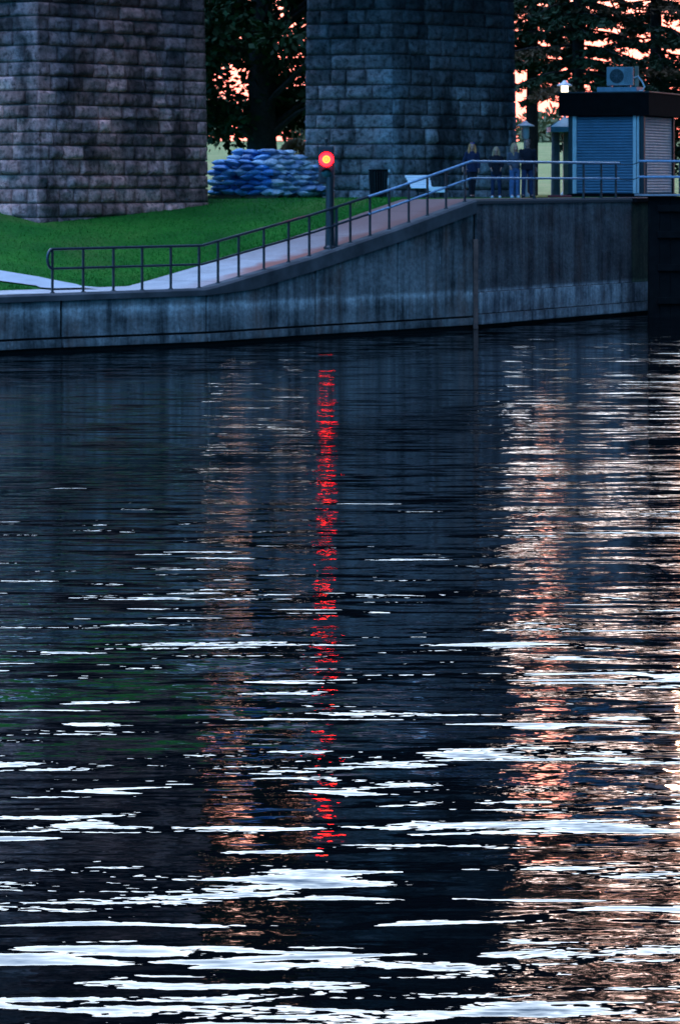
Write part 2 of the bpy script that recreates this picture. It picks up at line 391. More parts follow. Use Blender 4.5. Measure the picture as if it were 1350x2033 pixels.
# ------------------------------------------------------------------ the line of the quay wall
# (photo column, waterline row, top row)
WP = [(-400, 726, None), (50, 702, None), (120, 699, None), (411, 687, None), (627, 672, None), (790, 662, None), (945, 652, None), (1256, 625, None)]
WALL = []
for x, yw, _ in WP:
    Y = F * EYE / (yw - HY); WALL.append(Vector(((x - 675) / F * Y, Y, 0)))
d = (WALL[-1] - WALL[-2]).normalized(); WALL.append(WALL[-1] + d * 160)          # runs on into the lock
d0 = (WALL[0] - WALL[1]).normalized(); WALL.insert(0, WALL[0] + d0 * 50)
TOPZ = [1.38, 1.39, 1.41, 1.41, 1.44, 2.16, 2.84, 3.60, 3.60, 3.60]
ARC = [0.0]
for a, b in zip(WALL[:-1], WALL[1:]): ARC.append(ARC[-1] + (b - a).length)
ARC = [a - ARC[2] for a in ARC]                 # zero at the left edge of the picture
INL = Vector((-0.77, 0.64, 0)).normalized()     # inland
def wall_t(t):
    for i in range(len(ARC) - 1):
        if t <= ARC[i + 1] or i == len(ARC) - 2:
            k = (t - ARC[i]) / (ARC[i + 1] - ARC[i]); return WALL[i].lerp(WALL[i + 1], k)
def top_t(t):
    return float(np.interp(t, ARC, TOPZ))
def t_at_px(x):
    k = (x - 675) / F
    for i in range(len(WALL) - 1):
        a, b = WALL[i], WALL[i + 1]
        fa, fb = a.x - k * a.y, b.x - k * b.y
        if fa <= 0 <= fb: return ARC[i] + (ARC[i + 1] - ARC[i]) * (fa / (fa - fb))
T_UP = ARC[7]
PATH_W = 2.7
PLAT = 3.56
def path_w(t): return PATH_W + max(0.0, t - ARC[5]) * 0.0
def ground(t, s):
    e = top_t(t)
    if s <= PATH_W: return e
    k = min(1.0, (s - PATH_W) / 9.5); k = k * k * (3 - 2 * k) * 0.45 + k * 0.55
    return e + (PLAT - e) * k
def ts_of(X, Y):
    """t, s of a world point: solve W(t) + s*INL = (X, Y)"""
    for i in range(len(WALL) - 1):
        a, b = WALL[i], WALL[i + 1]; dx, dy = b.x - a.x, b.y - a.y
        det = dx * INL.y - dy * INL.x
        if abs(det) < 1e-9: continue
        k = ((X - a.x) * INL.y - (Y - a.y) * INL.x) / det
        if (0 <= k <= 1) or (i == 0 and k < 0) or (i == len(WALL) - 2 and k > 1):
            s = ((Y - a.y) * dx - (X - a.x) * dy) / det
            return ARC[i] + k * (ARC[i + 1] - ARC[i]), s
    return ARC[-1], 0
def gz(X, Y):
    t, s = ts_of(X, Y); return ground(t, s)
def hit(x, y):
    """where the view line through a photo pixel meets the ground"""
    last = None
    for i in range(1200):
        Y = 74 + i * 0.05; p = px(x, y, Y)
        t, s = ts_of(p.x, p.y)
        if s < 0: continue
        if p.z <= ground(t, s): return p
    return px(x, y, 130)

# ------------------------------------------------------------------ setting: water, lawn, path, bank
def water():
    ys = [-40, 0, 8, 20, 40, 60, 80, 100, 130]
    xs = [-140, -60, -30, -15, 0, 15, 30, 60, 140]
    mb = MB(); mb.grid([[(x, y, 0) for x in xs] for y in ys]); o = mb.build('water', M['water'])
    tag(o, kind='structure')
water()

def strip(name, ts, ss, zf, mat, parent=None):
    vs_, uv = [], []
    for t in ts:
        p = wall_t(t)
        for s in ss:
            q = p + INL * s; vs_.append((q.x, q.y, zf(t, s))); uv.append((t, s))
    nT, nS = len(ts), len(ss)
    f = np.array([[i * nS + j, (i + 1) * nS + j, (i + 1) * nS + j + 1, i * nS + j + 1] for i in range(nT - 1) for j in range(nS - 1)])
    o = np_mesh(name, np.array(vs_), f, mat, parent)
    me = o.data; ul = me.uv_layers.new(name='UVMap'); uva = np.array(uv)
    li = np.zeros(len(me.loops), dtype=np.int32); me.loops.foreach_get('vertex_index', li)
    ul.data.foreach_set('uv', uva[li].astype(np.float32).ravel())
    me.polygons.foreach_set('use_smooth', [True] * len(me.polygons))
    return o
tsl = list(np.linspace(ARC[0], ARC[2], 14)) + list(np.linspace(ARC[2], ARC[8], 110))[1:] + list(np.linspace(ARC[8], ARC[9], 20))[1:]
rng = np.random.default_rng(4)
def lawn_z(t, s):
    if s <= PATH_W - 0.01: return ground(t, s) - 0.03
    return ground(t, s) + 0.015
o = strip('lawn', tsl, [0.0, PATH_W - 0.05, PATH_W] + list(np.linspace(PATH_W + .3, 14, 22)) + [17, 22, 30, 45, 70, 110, 170, 260, 400, 700], lawn_z, M['lawn'])
tag(o, kind='structure')
tsp = [t for t in np.linspace(ARC[0], ARC[8] + 20, 190)]
def path_in(t):   # the inner edge swings away from the wall at the left and at the top
    return PATH_W
o = strip('path', tsp, [0.0, 0.35, 0.8, 1.5, 2.2, PATH_W], lambda t, s: ground(t, s) + 0.004, M['path'])
tag(o, kind='structure')

# side path leaving to the left, laid over the lawn
SIDE = []
def side_path():
    cl = [hit(150, 575), hit(112, 569), hit(60, 560), hit(0, 551)]
    ext = (cl[-1] - cl[-2]); ext.normalize(); cl += [cl[-1] + ext * 4, cl[-1] + ext * 12]
    SIDE.extend(cl); rows = []
    for i, p in enumerate(cl):
        dd = (cl[min(i + 1, len(cl) - 1)] - cl[max(i - 1, 0)]); dd.z = 0; dd.normalize()
        nn = Vector((-dd.y, dd.x, 0)); row = []
        for k in (-0.5, -0.25, 0, 0.25, 0.5):
            q = p + nn * k * 1.25; row.append((q.x, q.y, gz(q.x, q.y) + 0.055))
        rows.append(row)
    # densify along the length so that the sheet follows the ground
    rr = []
    for a, b in zip(rows[:-1], rows[1:]):
        for k in range(8):
            r_ = []
            for p, q in zip(a, b):
                v = Vector(p).lerp(Vector(q), k / 8); r_.append((v.x, v.y, gz(v.x, v.y) + 0.055))
            rr.append(r_)
    mb = MB(); mb.grid(rr); tag(mb.build('side_path', M['side_path']), kind='structure')
side_path()

def bank():
    rows = []
    rnd = random.Random(5)
    for j, (Y, z) in enumerate([(128, 3.45), (140, 3.7), (155, 4.2), (172, 4.95), (190, 5.7), (208, 6.45), (225, 6.9), (245, 6.6), (300, 3.0)]):
        rows.append([(x, Y + 2 * math.sin(x * .2), z + .25 * mnoise.noise(Vector((x * .12, Y * .1, 0))) * (1 if j > 1 else 0)) for x in range(-70, 71, 2)])
    mb = MB(); mb.grid(rows); tag(mb.build('far_bank', M['bank'], smooth=True), kind='structure')
bank()

def grass_tufts():
    n = 26000
    r = np.random.default_rng(11)
    V = []; 
    ts = r.uniform(ARC[2] - 2, ARC[7] + 1, n); ss = PATH_W + np.abs(r.normal(0, 1, n)) ** 1.5 * 3.5 - 0.03
    for t, s in zip(ts, ss):
        p = wall_t(float(t)) + INL * float(s); z = ground(float(t), float(s)) + 0.01
        if any(((p - SIDE[j].lerp(SIDE[j + 1], k)).xy.length < .85) for j in range(len(SIDE) - 2) for k in (0, .25, .5, .75)): continue
        a = r.uniform(0, 6.28); wv = r.uniform(.008, .02); h = r.uniform(.03, .075)
        lx, ly = r.normal(0, .02, 2)
        V += [(p.x - math.cos(a) * wv, p.y - math.sin(a) * wv, z), (p.x + math.cos(a) * wv, p.y + math.sin(a) * wv, z), (p.x + lx, p.y + ly, z + h)]
    o = np_mesh('grass', np.array(V), np.arange(len(V)).reshape(-1, 3), M['blade'])
    tag(o, 'short mown green grass along the inner edge of the sloping path', 'grass', kind='stuff')
grass_tufts()

# ------------------------------------------------------------------ quay walls
def uvquad_mesh(name, quads, mat, parent):
    """quads: list of 4 (point, (u, v))"""
    V, U = [], []
    for q in quads:
        for p, uv in q: V.append(tuple(p)); U.append(uv)
    o = np_mesh(name, np.array(V), np.arange(len(V)).reshape(-1, 4), mat, parent)
    ul = o.data.uv_layers.new(name='UVMap'); ul.data.foreach_set('uv', np.array(U, dtype=np.float32).ravel())
    return o
def wall_face(name, t0, t1, zb, zt, mat, parent, off=0.0, gap=0.042, joint_depth=0.06, nd=None):
    """one cast panel between two joints; off moves it out over the water; zb, zt are functions of t"""
    n = max(2, int((t1 - t0) / 0.4)); ts = np.linspace(t0 + gap, t1 - gap, n)
    a, b = wall_t(t0 + 1e-4), wall_t(t1 - 1e-4); dd = (b - a).normalized(); out_n = Vector((dd.y, -dd.x, 0))
    quads = []
    def P(t, z, o): 
        q = wall_t(t) + out_n * o; return Vector((q.x, q.y, z))
    for ta, tb in zip(ts[:-1], ts[1:]):
        za, zb_ = zt(ta), zt(tb); ba, bb = zb(ta), zb(tb)
        quads.append([(P(ta, ba, off), (ta, ba)), (P(tb, bb, off), (tb, bb)), (P(tb, zb_, off), (tb, zb_)), (P(ta, za, off), (ta, za))])
        quads.append([(P(ta, za, off), (ta, za)), (P(tb, zb_, off), (tb, zb_)), (P(tb, zb_, off - joint_depth), (tb, zb_)), (P(ta, za, off - joint_depth), (ta, za))])
        quads.append([(P(ta, ba, off - joint_depth), (ta, ba)), (P(tb, bb, off - joint_depth), (tb, bb)), (P(tb, bb, off), (tb, bb)), (P(ta, ba, off), (ta, ba))])
    for t in (ts[0], ts[-1]):
        quads.append([(P(t, zb(t), off), (t, zb(t))), (P(t, zt(t), off), (t, zt(t))), (P(t, zt(t), off - joint_depth), (t, zt(t))), (P(t, zb(t), off - joint_depth), (t, zb(t)))])
    return uvquad_mesh(name, quads, mat, parent)

qw = thing('quay_wall', 'weathered concrete quay wall rising with the ramp, pale waterline stain', 'wall', tuple(wall_t(0)))
lw = thing('lock_wall', 'tall dark streaked concrete lock wall under the level railing', 'wall', tuple(wall_t(ARC[7])))
def rel(o, p):
    o.parent = p; o.matrix_parent_inverse = Matrix.Translation(-Vector(p.location)); return o
cop_h = lambda t: 0.17 + 0.20 * min(1.0, max(0.0, (t - ARC[4]) / 2.0))
joints = [ARC[0], ARC[1], ARC[2] - 1.5, t_at_px(122), t_at_px(411), t_at_px(627), t_at_px(790), t_at_px(941)]
for a, b in zip(joints[:-1], joints[1:]):
    rel(wall_face('wall_panel', a, b, lambda t: 0.37, lambda t: top_t(t) - cop_h(t), M['ramp_wall'], None, 0.0), qw)
    rel(wall_face('footing', a, b, lambda t: 0.12, lambda t: 0.31, M['ramp_wall'], None, 0.05, joint_depth=0.15), qw)
# the dark core seen in joints, groove and undercut, and the coping
def core(t0, t1, zt, off, parent, name, mat):
    n = int((t1 - t0) / 0.5) + 2; rows = []
    for t in np.linspace(t0, t1, n):
        a, b = wall_t(t - .02), wall_t(t + .02); dd = (b - a).normalized(); on = Vector((dd.y, -dd.x, 0))
        p = wall_t(t) + on * off; rows.append([(p.x, p.y, -9), (p.x, p.y, zt(t))])
    mb = MB(); mb.grid(rows); o = mb.build(name, mat, None, recalc=False); return rel(o, parent)
core(ARC[0] + .1, t_at_px(944), lambda t: top_t(t) - 0.06, -0.055, qw, 'wall_core', M['algae'])
def coping(t0, t1, h, over, back, parent, mat, name='coping'):
    ts = list(np.linspace(t0, t1, max(2, int((t1 - t0) / 0.4)))); rows = []
    for t in ts:
        a, b = wall_t(t - .05), wall_t(t + .05); dd = (b - a).normalized(); on = Vector((dd.y, -dd.x, 0))
        z = top_t(t); p = wall_t(t) + on * over; q = wall_t(t) - on * back; r_ = 0.05
        p2 = wall_t(t) + on * (over - r_)
        rows.append([(q.x, q.y, z - h(t)), (p.x, p.y, z - h(t)), (p.x, p.y, z - r_ + .012), (p2.x, p2.y, z + .012), (q.x, q.y, z + .012)])
    mb = MB(); mb.grid(rows); return rel(mb.build(name, mat, None), parent)
coping(ARC[0] + .1, t_at_px(943.6), lambda t: cop_h(t), 0.05, 0.28, qw, M['coping'])

ub = [t_at_px(946), t_at_px(1058), t_at_px(1160), t_at_px(1254), t_at_px(1291)]
M['slimy'] = mat_concrete('slimy_concrete', (0.02, 0.028, 0.018), (0.085, 0.11, 0.06), [(0.0, 0.5), (0.05, 1.6), (0.22, 2.0), (0.255, 2.2), (0.285, 0.7), (0.6, 0.7), (1.0, 1.0)], 0.1)
for a, b in zip(ub[:-1], ub[1:]):
    rel(wall_face('wall_panel', a, b, lambda t: 1.02, lambda t: 3.47, M['slimy'] if b == ub[-1] else M['lock_wall'], None, 0.0, gap=0.006), lw)
rel(wall_face('footing', ub[0], ub[-1] + .8, lambda t: 0.42, lambda t: 1.0, M['lock_wall'], None, 0.07, joint_depth=0.2), lw)
rel(wall_face('footing', ub[0], ub[-1] + .8, lambda t: 0.12, lambda t: 0.39, M['lock_wall'], None, 0.13, joint_depth=0.2), lw)
core(t_at_px(943), ub[-1] + 8, lambda t: 3.5, -0.055, lw, 'wall_core', M['algae'])
coping(t_at_px(943.9), ub[-2], lambda t: 0.12, 0.03, 0.45, lw, M['lock_wall'])
# rusty corner guard at the bend of the wall
p = wall_t(t_at_px(942)); mb = MB(); mb.box((p.x + .03, p.y - .1, 1.25), (.13, .16, 2.5), bevel=.02)
mb.box((p.x - .10, p.y - .04, 1.3), (.05, .10, 2.4), bevel=.01)
rel(mb.build('corner_guard', simple('rusty_steel', (0.13, 0.065, 0.045), 0.8, scale=4, var=0.6), None), qw)

# the wall runs on into the lock behind the gate
def inner_wall():
    a0 = wall_t(ub[-1]); a1 = a0 + d * 170
    q = [[((a0.x, a0.y, -2), (0, -2)), ((a1.x, a1.y, -2), (170, -2)), ((a1.x, a1.y, 3.5), (170, 3.5)), ((a0.x, a0.y, 3.5), (0, 3.5))]]
    rel(uvquad_mesh('inner_wall', q, M['slimy'], None), lw)
    mb = MB(); p0 = wall_t(ub[-2] + .03); p1 = wall_t(ub[-1]); c = (p0 + p1) / 2; L = (p1 - p0).length
    mb.box((c.x, c.y, 3.535), (L, .34, .13), Matrix.Rotation(math.atan2(d.y, d.x), 3, 'Z'), bevel=.015)
    rel(mb.build('timber_cap', M['black_matt'], None), lw)
inner_wall()
def gate():
    hinge = pxz(1306, 99.2, 0); g = thing('lock_gate', 'black timber lock gate with a walkway on top at the right edge', 'gate', (hinge.x, hinge.y, 0), R(8))
    mb = MB()
    for k in range(-1, 14): mb.box((.2 + k * .33, 0, 1.6), (.32, .22, 4.1), bevel=.012)
    mb.build('gate_planks', M['black_matt'], g)
    mb = MB()
    for z in (.5, 1.5, 2.5, 3.3): mb.box((2.3, -.16, z), (4.7, .1, .2), bevel=.015)
    mb.build('gate_beams', M['black_matt'], g)
    mb = MB(); mb.box((1.9, .12, 3.70), (5.0, .9, .05), bevel=.008); mb.build('walkway', simple('walkway_steel', (0.30, 0.31, 0.33), 0.9), g)
    return g
gate()

# ------------------------------------------------------------------ railings
IN = 0.16
def rail_p(t, h):
    a, b = wall_t(t - .02), wall_t(t + .02); dd = (b - a).normalized(); on = Vector((dd.y, -dd.x, 0))
    p = wall_t(t) - on * IN; return Vector((p.x, p.y, top_t(t) + h))
def railing():
    t0 = t_at_px(112); p0 = rail_p(t0, 0)
    g = thing('railing', 'two bar steel railing with a rounded end climbing the ramp to the lock wall', 'railing', tuple(p0))
    HT, HM = 1.07, 0.60
    ts = [t0 + .01] + [t for t in ARC if t0 < t < T_UP - 0.2] + [T_UP - .02]
    te = t_at_px(1238)
    def line(h):
        tt = [t0]
        for a in ARC[4:8]: tt += [a - .12, a, a + .12] if a < T_UP - .1 else [a - .05, a, a + .08]
        tt += list(np.linspace(T_UP + 1, te, 6))
        return [rail_p(t, h) for t in tt]
    top, mid = line(HT), line(HM)
    # rounded end joining both bars
    dd = (top[1] - top[0]).normalized(); c = (top[0] + mid[0]) / 2; rr = (HT - HM) / 2
    arc = [c - dd * (math.sin(a) * rr * 0.62) + Vector((0, 0, math.cos(a) * rr)) for a in np.linspace(0.15, math.pi - 0.15, 9)]
    # sky reflection put into the colour: dark lower half, blue bars above
    ks = 6
    for nm, ln, r_ in (('top_rail', top, .036), ('middle_rail', mid, .031)):
        cut = ln[ks].lerp(ln[ks + 1], .70)
        mb = MB(); mb.tube(ln[:ks + 1] + [cut], r_, 10); rel(mb.build(nm, M['dark_rail'], None, True), g)
        mb = MB(); mb.tube([cut] + ln[ks + 1:], r_ + .001, 10); o = rel(mb.build(nm, M['rail'], None, True), g); o['label'] = 'upper length of the rail with the sky reflection painted blue'
    mb = MB(); mb.tube([top[0]] + arc + [mid[0]], .036, 10); rel(mb.build('rounded_end', M['dark_rail'], None, True), g)
    for x in (112, 173, 233, 290, 347, 403, 443, 484, 534, 583, 624, 666, 705, 744, 782, 821, 858, 895, 932, 1071, 1168, 1203, 1232):
        t = t_at_px(x); p = rail_p(t, 0); mb = MB()
        mb.tube([(p.x, p.y, p.z), (p.x, p.y, p.z + HT - .02)], .034, 8)
        mb.lathe([(0, .03), (.06, .03), (.065, .015), (.065, 0)], p, 10)
        rel(mb.build('post', M['post'], None, True), g)
    a = rail_p(te, 1.04); b = rail_p(t_at_px(1254), 1.04); b += (b - a) * 1.0
    return te
te = railing()
def gate_railing():
    a = pxz(1268, 99.4, 3.73); b = pxz(1430, 100.4, 3.73)
    g = thing('railing', 'short two bar steel railing on the lock gate walkway at the right edge', 'railing', tuple(a))
    for nm, h in (('top_rail', 1.0), ('middle_rail', 0.52)):
        mb = MB(); mb.tube([a + Vector((0, 0, h)), b + Vector((0, 0, h))], .036, 10); rel(mb.build(nm, M['rail'], None, True), g)
    for k in (0.09, 0.5, 0.95):
        p = a.lerp(b, k); mb = MB(); mb.tube([p, p + Vector((0, 0, .98))], .03, 8); rel(mb.build('post', M['post'], None, True), g)
    # chains closing the opening between the two railings
    q = rail_p(te, 0)
    for h in (1.06, 0.60):
        pts = []
        s0 = q + Vector((0, 0, h)); s1 = a + Vector((0, 0, h - .1))
        for k in np.linspace(0, 1, 12):
            v = s0.lerp(s1, k); v.z -= .06 * 4 * k * (1 - k); pts.append(v)
        mb = MB(); mb.tube(pts, .014, 6); o = mb.build('chain', M['black'], None, True)
        tag(o, ('upper' if h > 1 else 'lower') + ' dark chain closing the gap between the two railings', 'chain', 'chains across the railing gap')
gate_railing()

# ------------------------------------------------------------------ bridge piers
def pier(name, label, corners, zb, zt, seed, course=(.36, .46), batter=0.018, stone='stone'):
    """corners: plan points in order (visible ones first, closed polygon, counter-clockwise seen from above)"""
    rnd = random.Random(seed)
    cs = [Vector((c[0], c[1], 0)) for c in corners]; n = len(cs)
    cen = sum(cs, Vector()) / n
    def shrink(p, z):   # courses lean inwards
        k = batter * (z - zb); dv = (cen - p); L = dv.length; return p + dv * (k / L)
    g = thing(name, label, 'bridge pier', (cen.x, cen.y, zb))
    V, Q = [], []
    z = zb; 
    while z < zt:
        h = rnd.uniform(*course)
        for i in range(n):
            a, b = cs[i], cs[(i + 1) % n]; L = (b - a).length; dd = (b - a) / L; on = Vector((dd.y, -dd.x, 0))
            cuts = [0.0]; u = rnd.uniform(.35, .9)
            while u < L - .3:
                cuts.append(u); u += rnd.uniform(.5, 1.15)
            cuts.append(L)
            detail = i < 2 and z < 12
            nu, nv = (9, 6) if detail else (4, 3)
            for u0, u1 in zip(cuts[:-1], cuts[1:]):
                proj = rnd.uniform(.03, .13) * (.45 if (u0 == 0.0 or u1 == L) else 1); tilt = rnd.uniform(-.03, .03); tv = rnd.uniform(-.035, .02); base = len(V); sd = rnd.uniform(0, 99)
                for jv in range(nv):
                    for ju in range(nu):
                        fu, fv = ju / (nu - 1), jv / (nv - 1)
                        uu = u0 + .010 + (u1 - u0 - .02) * fu; zz = z + .012 + (h - .026) * fv
                        edge = ju in (0, nu - 1) or jv in (0, nv - 1)
                        if edge: o_ = 0.012 + .015 * mnoise.noise(Vector((uu * 5, zz * 5, 4)))
                        else:
                            gu = u0 + (u1 - u0) * fu; cf = min(1.0, .25 + min(gu, L - gu) / .35)
                            o_ = cf * (proj + tilt * (fu - .5) * 2 + tv * (fv - .5) * 2 + .075 * mnoise.noise(Vector((uu * 3.1 + sd, zz * 4.0, sd))) + .03 * mnoise.noise(Vector((uu * 7 + sd, zz * 9.0, sd))))
                        q = a.lerp(b, uu / L); q = shrink(q, zz) + on * o_
                        V.append((q.x, q.y, zz))
                        if ju < nu - 1 and jv < nv - 1:
                            k = base + jv * nu + ju; Q.append((k, k + 1, k + nu + 1, k + nu))
                # border skirt back to the core
                rim = [base + j for j in range(nu)] + [base + j * nu + nu - 1 for j in range(1, nv)] + [base + (nv - 1) * nu + j for j in range(nu - 2, -1, -1)] + [base + j * nu for j in range(nv - 2, 0, -1)]
                bk = len(V)
                for r_ in rim:
                    v = V[r_]; V.append((v[0] - on.x * .07, v[1] - on.y * .07, v[2]))
                for k in range(len(rim)):
                    k2 = (k + 1) % len(rim); Q.append((rim[k2], rim[k], bk + k, bk + k2))
        z += h
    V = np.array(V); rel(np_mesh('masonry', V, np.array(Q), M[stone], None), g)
    mb = MB(); rows = []
    for zz in (zb - .6, zt):
        rows.append([(lambda q: (q.x, q.y, zz))(shrink(c, zz) + (cen - c).normalized() * .045) for c in cs + [cs[0]]])
    mb.grid(rows); mb.bm.faces.new([v for v in list(mb.bm.verts)[-(n + 1):-1]])
    rel(mb.build('mortar_core', M['mortar'], None), g)
    return g
def plan(pts): return [((x - 675) / F * Y, Y) for x, Y in pts]
pl = plan([(-90, 91.2), (74, 89.4), (414, 95.0)])
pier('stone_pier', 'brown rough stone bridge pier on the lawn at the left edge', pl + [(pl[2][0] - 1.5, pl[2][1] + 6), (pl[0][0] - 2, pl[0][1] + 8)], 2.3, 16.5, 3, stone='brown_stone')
pr = plan([(605, 104.0), (780, 103.0), (1027, 107.2)])
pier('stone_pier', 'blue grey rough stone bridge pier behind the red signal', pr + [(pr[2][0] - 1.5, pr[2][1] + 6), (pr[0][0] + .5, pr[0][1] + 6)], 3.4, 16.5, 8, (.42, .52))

def deck():  # unseen deck, added above the frame so the lower water reflects something dark
    g = thing('added_deck', 'unseen dark girder deck added above the piers to darken the water reflection', 'bridge', (0, 99, 16.5), R(17))
    mb = MB()
    for y in (-4.6, 4.6): mb.box((0, y, 3.7), (130, .35, 7.4))
    mb.box((0, 0, 7.55), (130, 12, .28)); mb.box((0, 0, .35), (130, 8.8, .3)); mb.build('girder', M['black_matt'], g)
    for y in (-4.85, 4.85):
        mb = MB()
        for z in (.1, 7.25): mb.box((0, y, z), (130, .5, .12))
        mb.build('flange', M['black_matt'], g)
deck()

# ------------------------------------------------------------------ trees
def leaf_mesh(name, pts, size, mat, parent, seed, flat=0.0, aspect=0.6):
    r = np.random.default_rng(seed); n = len(pts)
    a = r.normal(size=(n, 3)); a[:, 2] *= (1 - flat); a /= np.linalg.norm(a, axis=1)[:, None]
    b = r.normal(size=(n, 3)); b -= a * (a * b).sum(1)[:, None]; b /= np.linalg.norm(b, axis=1)[:, None]
    s = (size * r.uniform(.55, 1.35, n))[:, None]
    V = np.stack([pts - a * s, pts - b * s * aspect, pts + a * s, pts + b * s * aspect], 1).reshape(-1, 3)
    return np_mesh(name, V, np.arange(len(V)).reshape(-1, 4), mat, parent)

def broadleaf(label, X, Y, z0, H, trunk_r, crown_r, low, nclump, nleaf, leaf, seed, mat='leaf', lean=0.0, group='trees behind the piers'):
    rnd = random.Random(seed); r = np.random.default_rng(seed)
    g = thing('broadleaf_tree', label, 'tree', (X, Y, z0), 0, group)
    mb = MB(); tp = [(0, 0, -.2), (lean * .2, 0, H * .15), (lean * .5, .1, H * .35), (lean, 0, H * .62), (lean, .1, H * .9)]
    mb.tube(tp, [trunk_r * 1.25, trunk_r, trunk_r * .85, trunk_r * .5, .05], 10)
    clumps = []
    for k in range(nclump):
        a = rnd.uniform(0, 6.283); zz = low + (H - low) * rnd.random() ** .9
        f = math.sin(math.pi * min(1, max(0.08, (zz - low * .6) / (H * 1.02 - low * .6)))) ** .6
        rr = crown_r * f * math.sqrt(rnd.random())
        c = Vector((math.cos(a) * rr + lean * .8, math.sin(a) * rr, zz)); clumps.append((c, rnd.uniform(.55, 1.15)))
        if k % 3 == 0:
            s0 = Vector((lean * min(1, zz / H), 0, max(H * .12, zz - rr * .6))); 
            mb.tube([s0, s0.lerp(c, .5) + Vector((0, 0, .25)), c], [trunk_r * .28, trunk_r * .16, .02], 6)
    mb.build('trunk', M['bark'], g, True)
    per = nleaf // nclump; P = []
    for c, cr in clumps:
        q = r.normal(size=(per, 3)) * np.array([.62, .62, .42]) * cr; P.append(q + np.array(c))
    leaf_mesh('crown', np.concatenate(P), leaf, M[mat], g, seed)
    return g

def conifer(label, X, Y, z0, H, R0, seed, dens=1.0, low=1.5, group='conifers behind the kiosk', tr=.22):
    rnd = random.Random(seed); r = np.random.default_rng(seed)
    g = thing('conifer_tree', label, 'tree', (X, Y, z0), 0, group)
    mb = MB(); mb.tube([(0, 0, -.2), (.05, 0, H * .4), (0, .05, H * .75), (0, 0, H)], [tr * 1.2, tr, tr * .5, .02], 10)
    P, B = [], []; z = low
    while z < H - .4:
        f = 1 - z / H; nb = rnd.randint(4, 6); ph = rnd.uniform(0, 6.28)
        for k in range(nb):
            if rnd.random() > .9 * min(1, dens + .25): continue
            a = ph + k * 6.283 / nb + rnd.uniform(-.35, .35); L = R0 * (f ** .75) * rnd.uniform(.6, 1.1)
            dv = Vector((math.cos(a), math.sin(a), 0)); droop = rnd.uniform(.12, .32)
            tip = dv * L + Vector((0, 0, z - L * droop)); midp = dv * L * .5 + Vector((0, 0, z - L * droop * .25))
            mb.tube([(0, 0, z), midp, tip], [.045 * f + .02, .03 * f + .012, .008], 5)
            m_ = int(125 * L * dens)
            if m_ < 4: continue
            u = r.uniform(.12, 1.0, m_) ** .85
            base = np.array(dv)[None] * (u * L)[:, None]; base[:, 2] = z - L * droop * u ** 1.7
            side = np.array([-dv.y, dv.x, 0]); sw = r.normal(0, 1, m_) * (.10 + .30 * (1 - u)) * L * .42
            q = base + side[None] * sw[:, None]; q[:, 2] -= np.abs(sw) * .35 + np.abs(r.normal(0, .10, m_))
            (B if rnd.random() < .28 else P).append(q)
        z += rnd.uniform(.38, .6)
    mb.build('trunk', M['bark'], g, True)
    leaf_mesh('crown', np.concatenate(P), .15, M['needle'], g, seed, .35, .33)
    if B: leaf_mesh('dead_twigs', np.concatenate(B), .15, M['needle_brown'], g, seed + 1, .35, .28)
    return g

def at(x, Y): return (x - 675) / F * Y
broadleaf('dense dark broadleaf tree filling the gap between the two piers', at(520, 121), 121, 3.5, 17, .55, 5.0, 2.3, 170, 38000, .155, 21)
broadleaf('dark broadleaf tree half hidden by the left pier', at(262, 128), 128, 3.5, 19, .45, 6.0, 2.5, 130, 36000, .165, 22)
broadleaf('tall dark broadleaf tree hidden behind the right pier', at(800, 130), 130, 3.5, 19, .45, 5.5, 3.0, 130, 20000, .22, 23)
broadleaf('dark broadleaf tree far behind the left pier', at(40, 126), 126, 3.5, 20, .5, 6.5, 2.5, 130, 22000, .22, 25)
conifer('tall conifer with a straight trunk right behind the kiosk roof', at(1146, 119), 119, 3.5, 18, 4.3, 31, 1.0, 4.2)
conifer('conifer with ragged brown twigs beside the right pier', at(1055, 127), 127, 3.5, 16, 4.0, 32, 1.0, 5.4)
conifer('conifer behind the air conditioner at the right edge', at(1300, 124), 124, 3.5, 17, 4.2, 33, 1.15, 2.0)
for k, (x, Y, H, rr, lab) in enumerate([(1046, 221, 1.3, 1.6, 'low pale olive tree on the bank crest behind the white street lamp'), (1092, 226, 1.9, 1.8, 'taller pale olive tree on the bank crest left of the teal shelter'),
        (600, 223, 3.0, 2.0, 'small olive tree on the bank crest just left of the right pier'), (566, 226, 3.6, 2.2, 'olive tree on the bank crest above the middle of the sandbags'), (428, 224, 2.6, 2.2, 'olive tree on the bank crest beside the left pier'), (399, 222, 3.6, 2.4, 'tall olive tree on the bank crest half hidden by the left pier')]):
    broadleaf(lab, at(x, Y), Y, 6.7, H, .1, rr, .3, 14, 1000, .2, 70 + k, 'olive', group='small trees on the far bank')
def shrub(label, x, Y, z, rr, seed, n=2500):
    g = thing('shrub', label, 'shrub', (at(x, Y), Y, z)); r = np.random.default_rng(seed)
    q = r.normal(size=(n, 3)); q /= np.linalg.norm(q, axis=1)[:, None]; q *= (r.uniform(.3, 1, n) ** .4)[:, None] * rr; q[:, 2] = q[:, 2] * .85 + rr * .85
    leaf_mesh('foliage', q, .11, M['needle_brown'], g, seed)
    mb = MB(); mb.tube([(0, 0, -.2), (0, .05, rr)], [.06, .03], 6); mb.build('stem', M['bark'], g)
shrub('round brownish shrub on the bank between the piers', 588, 160, 4.9, .75, 51)

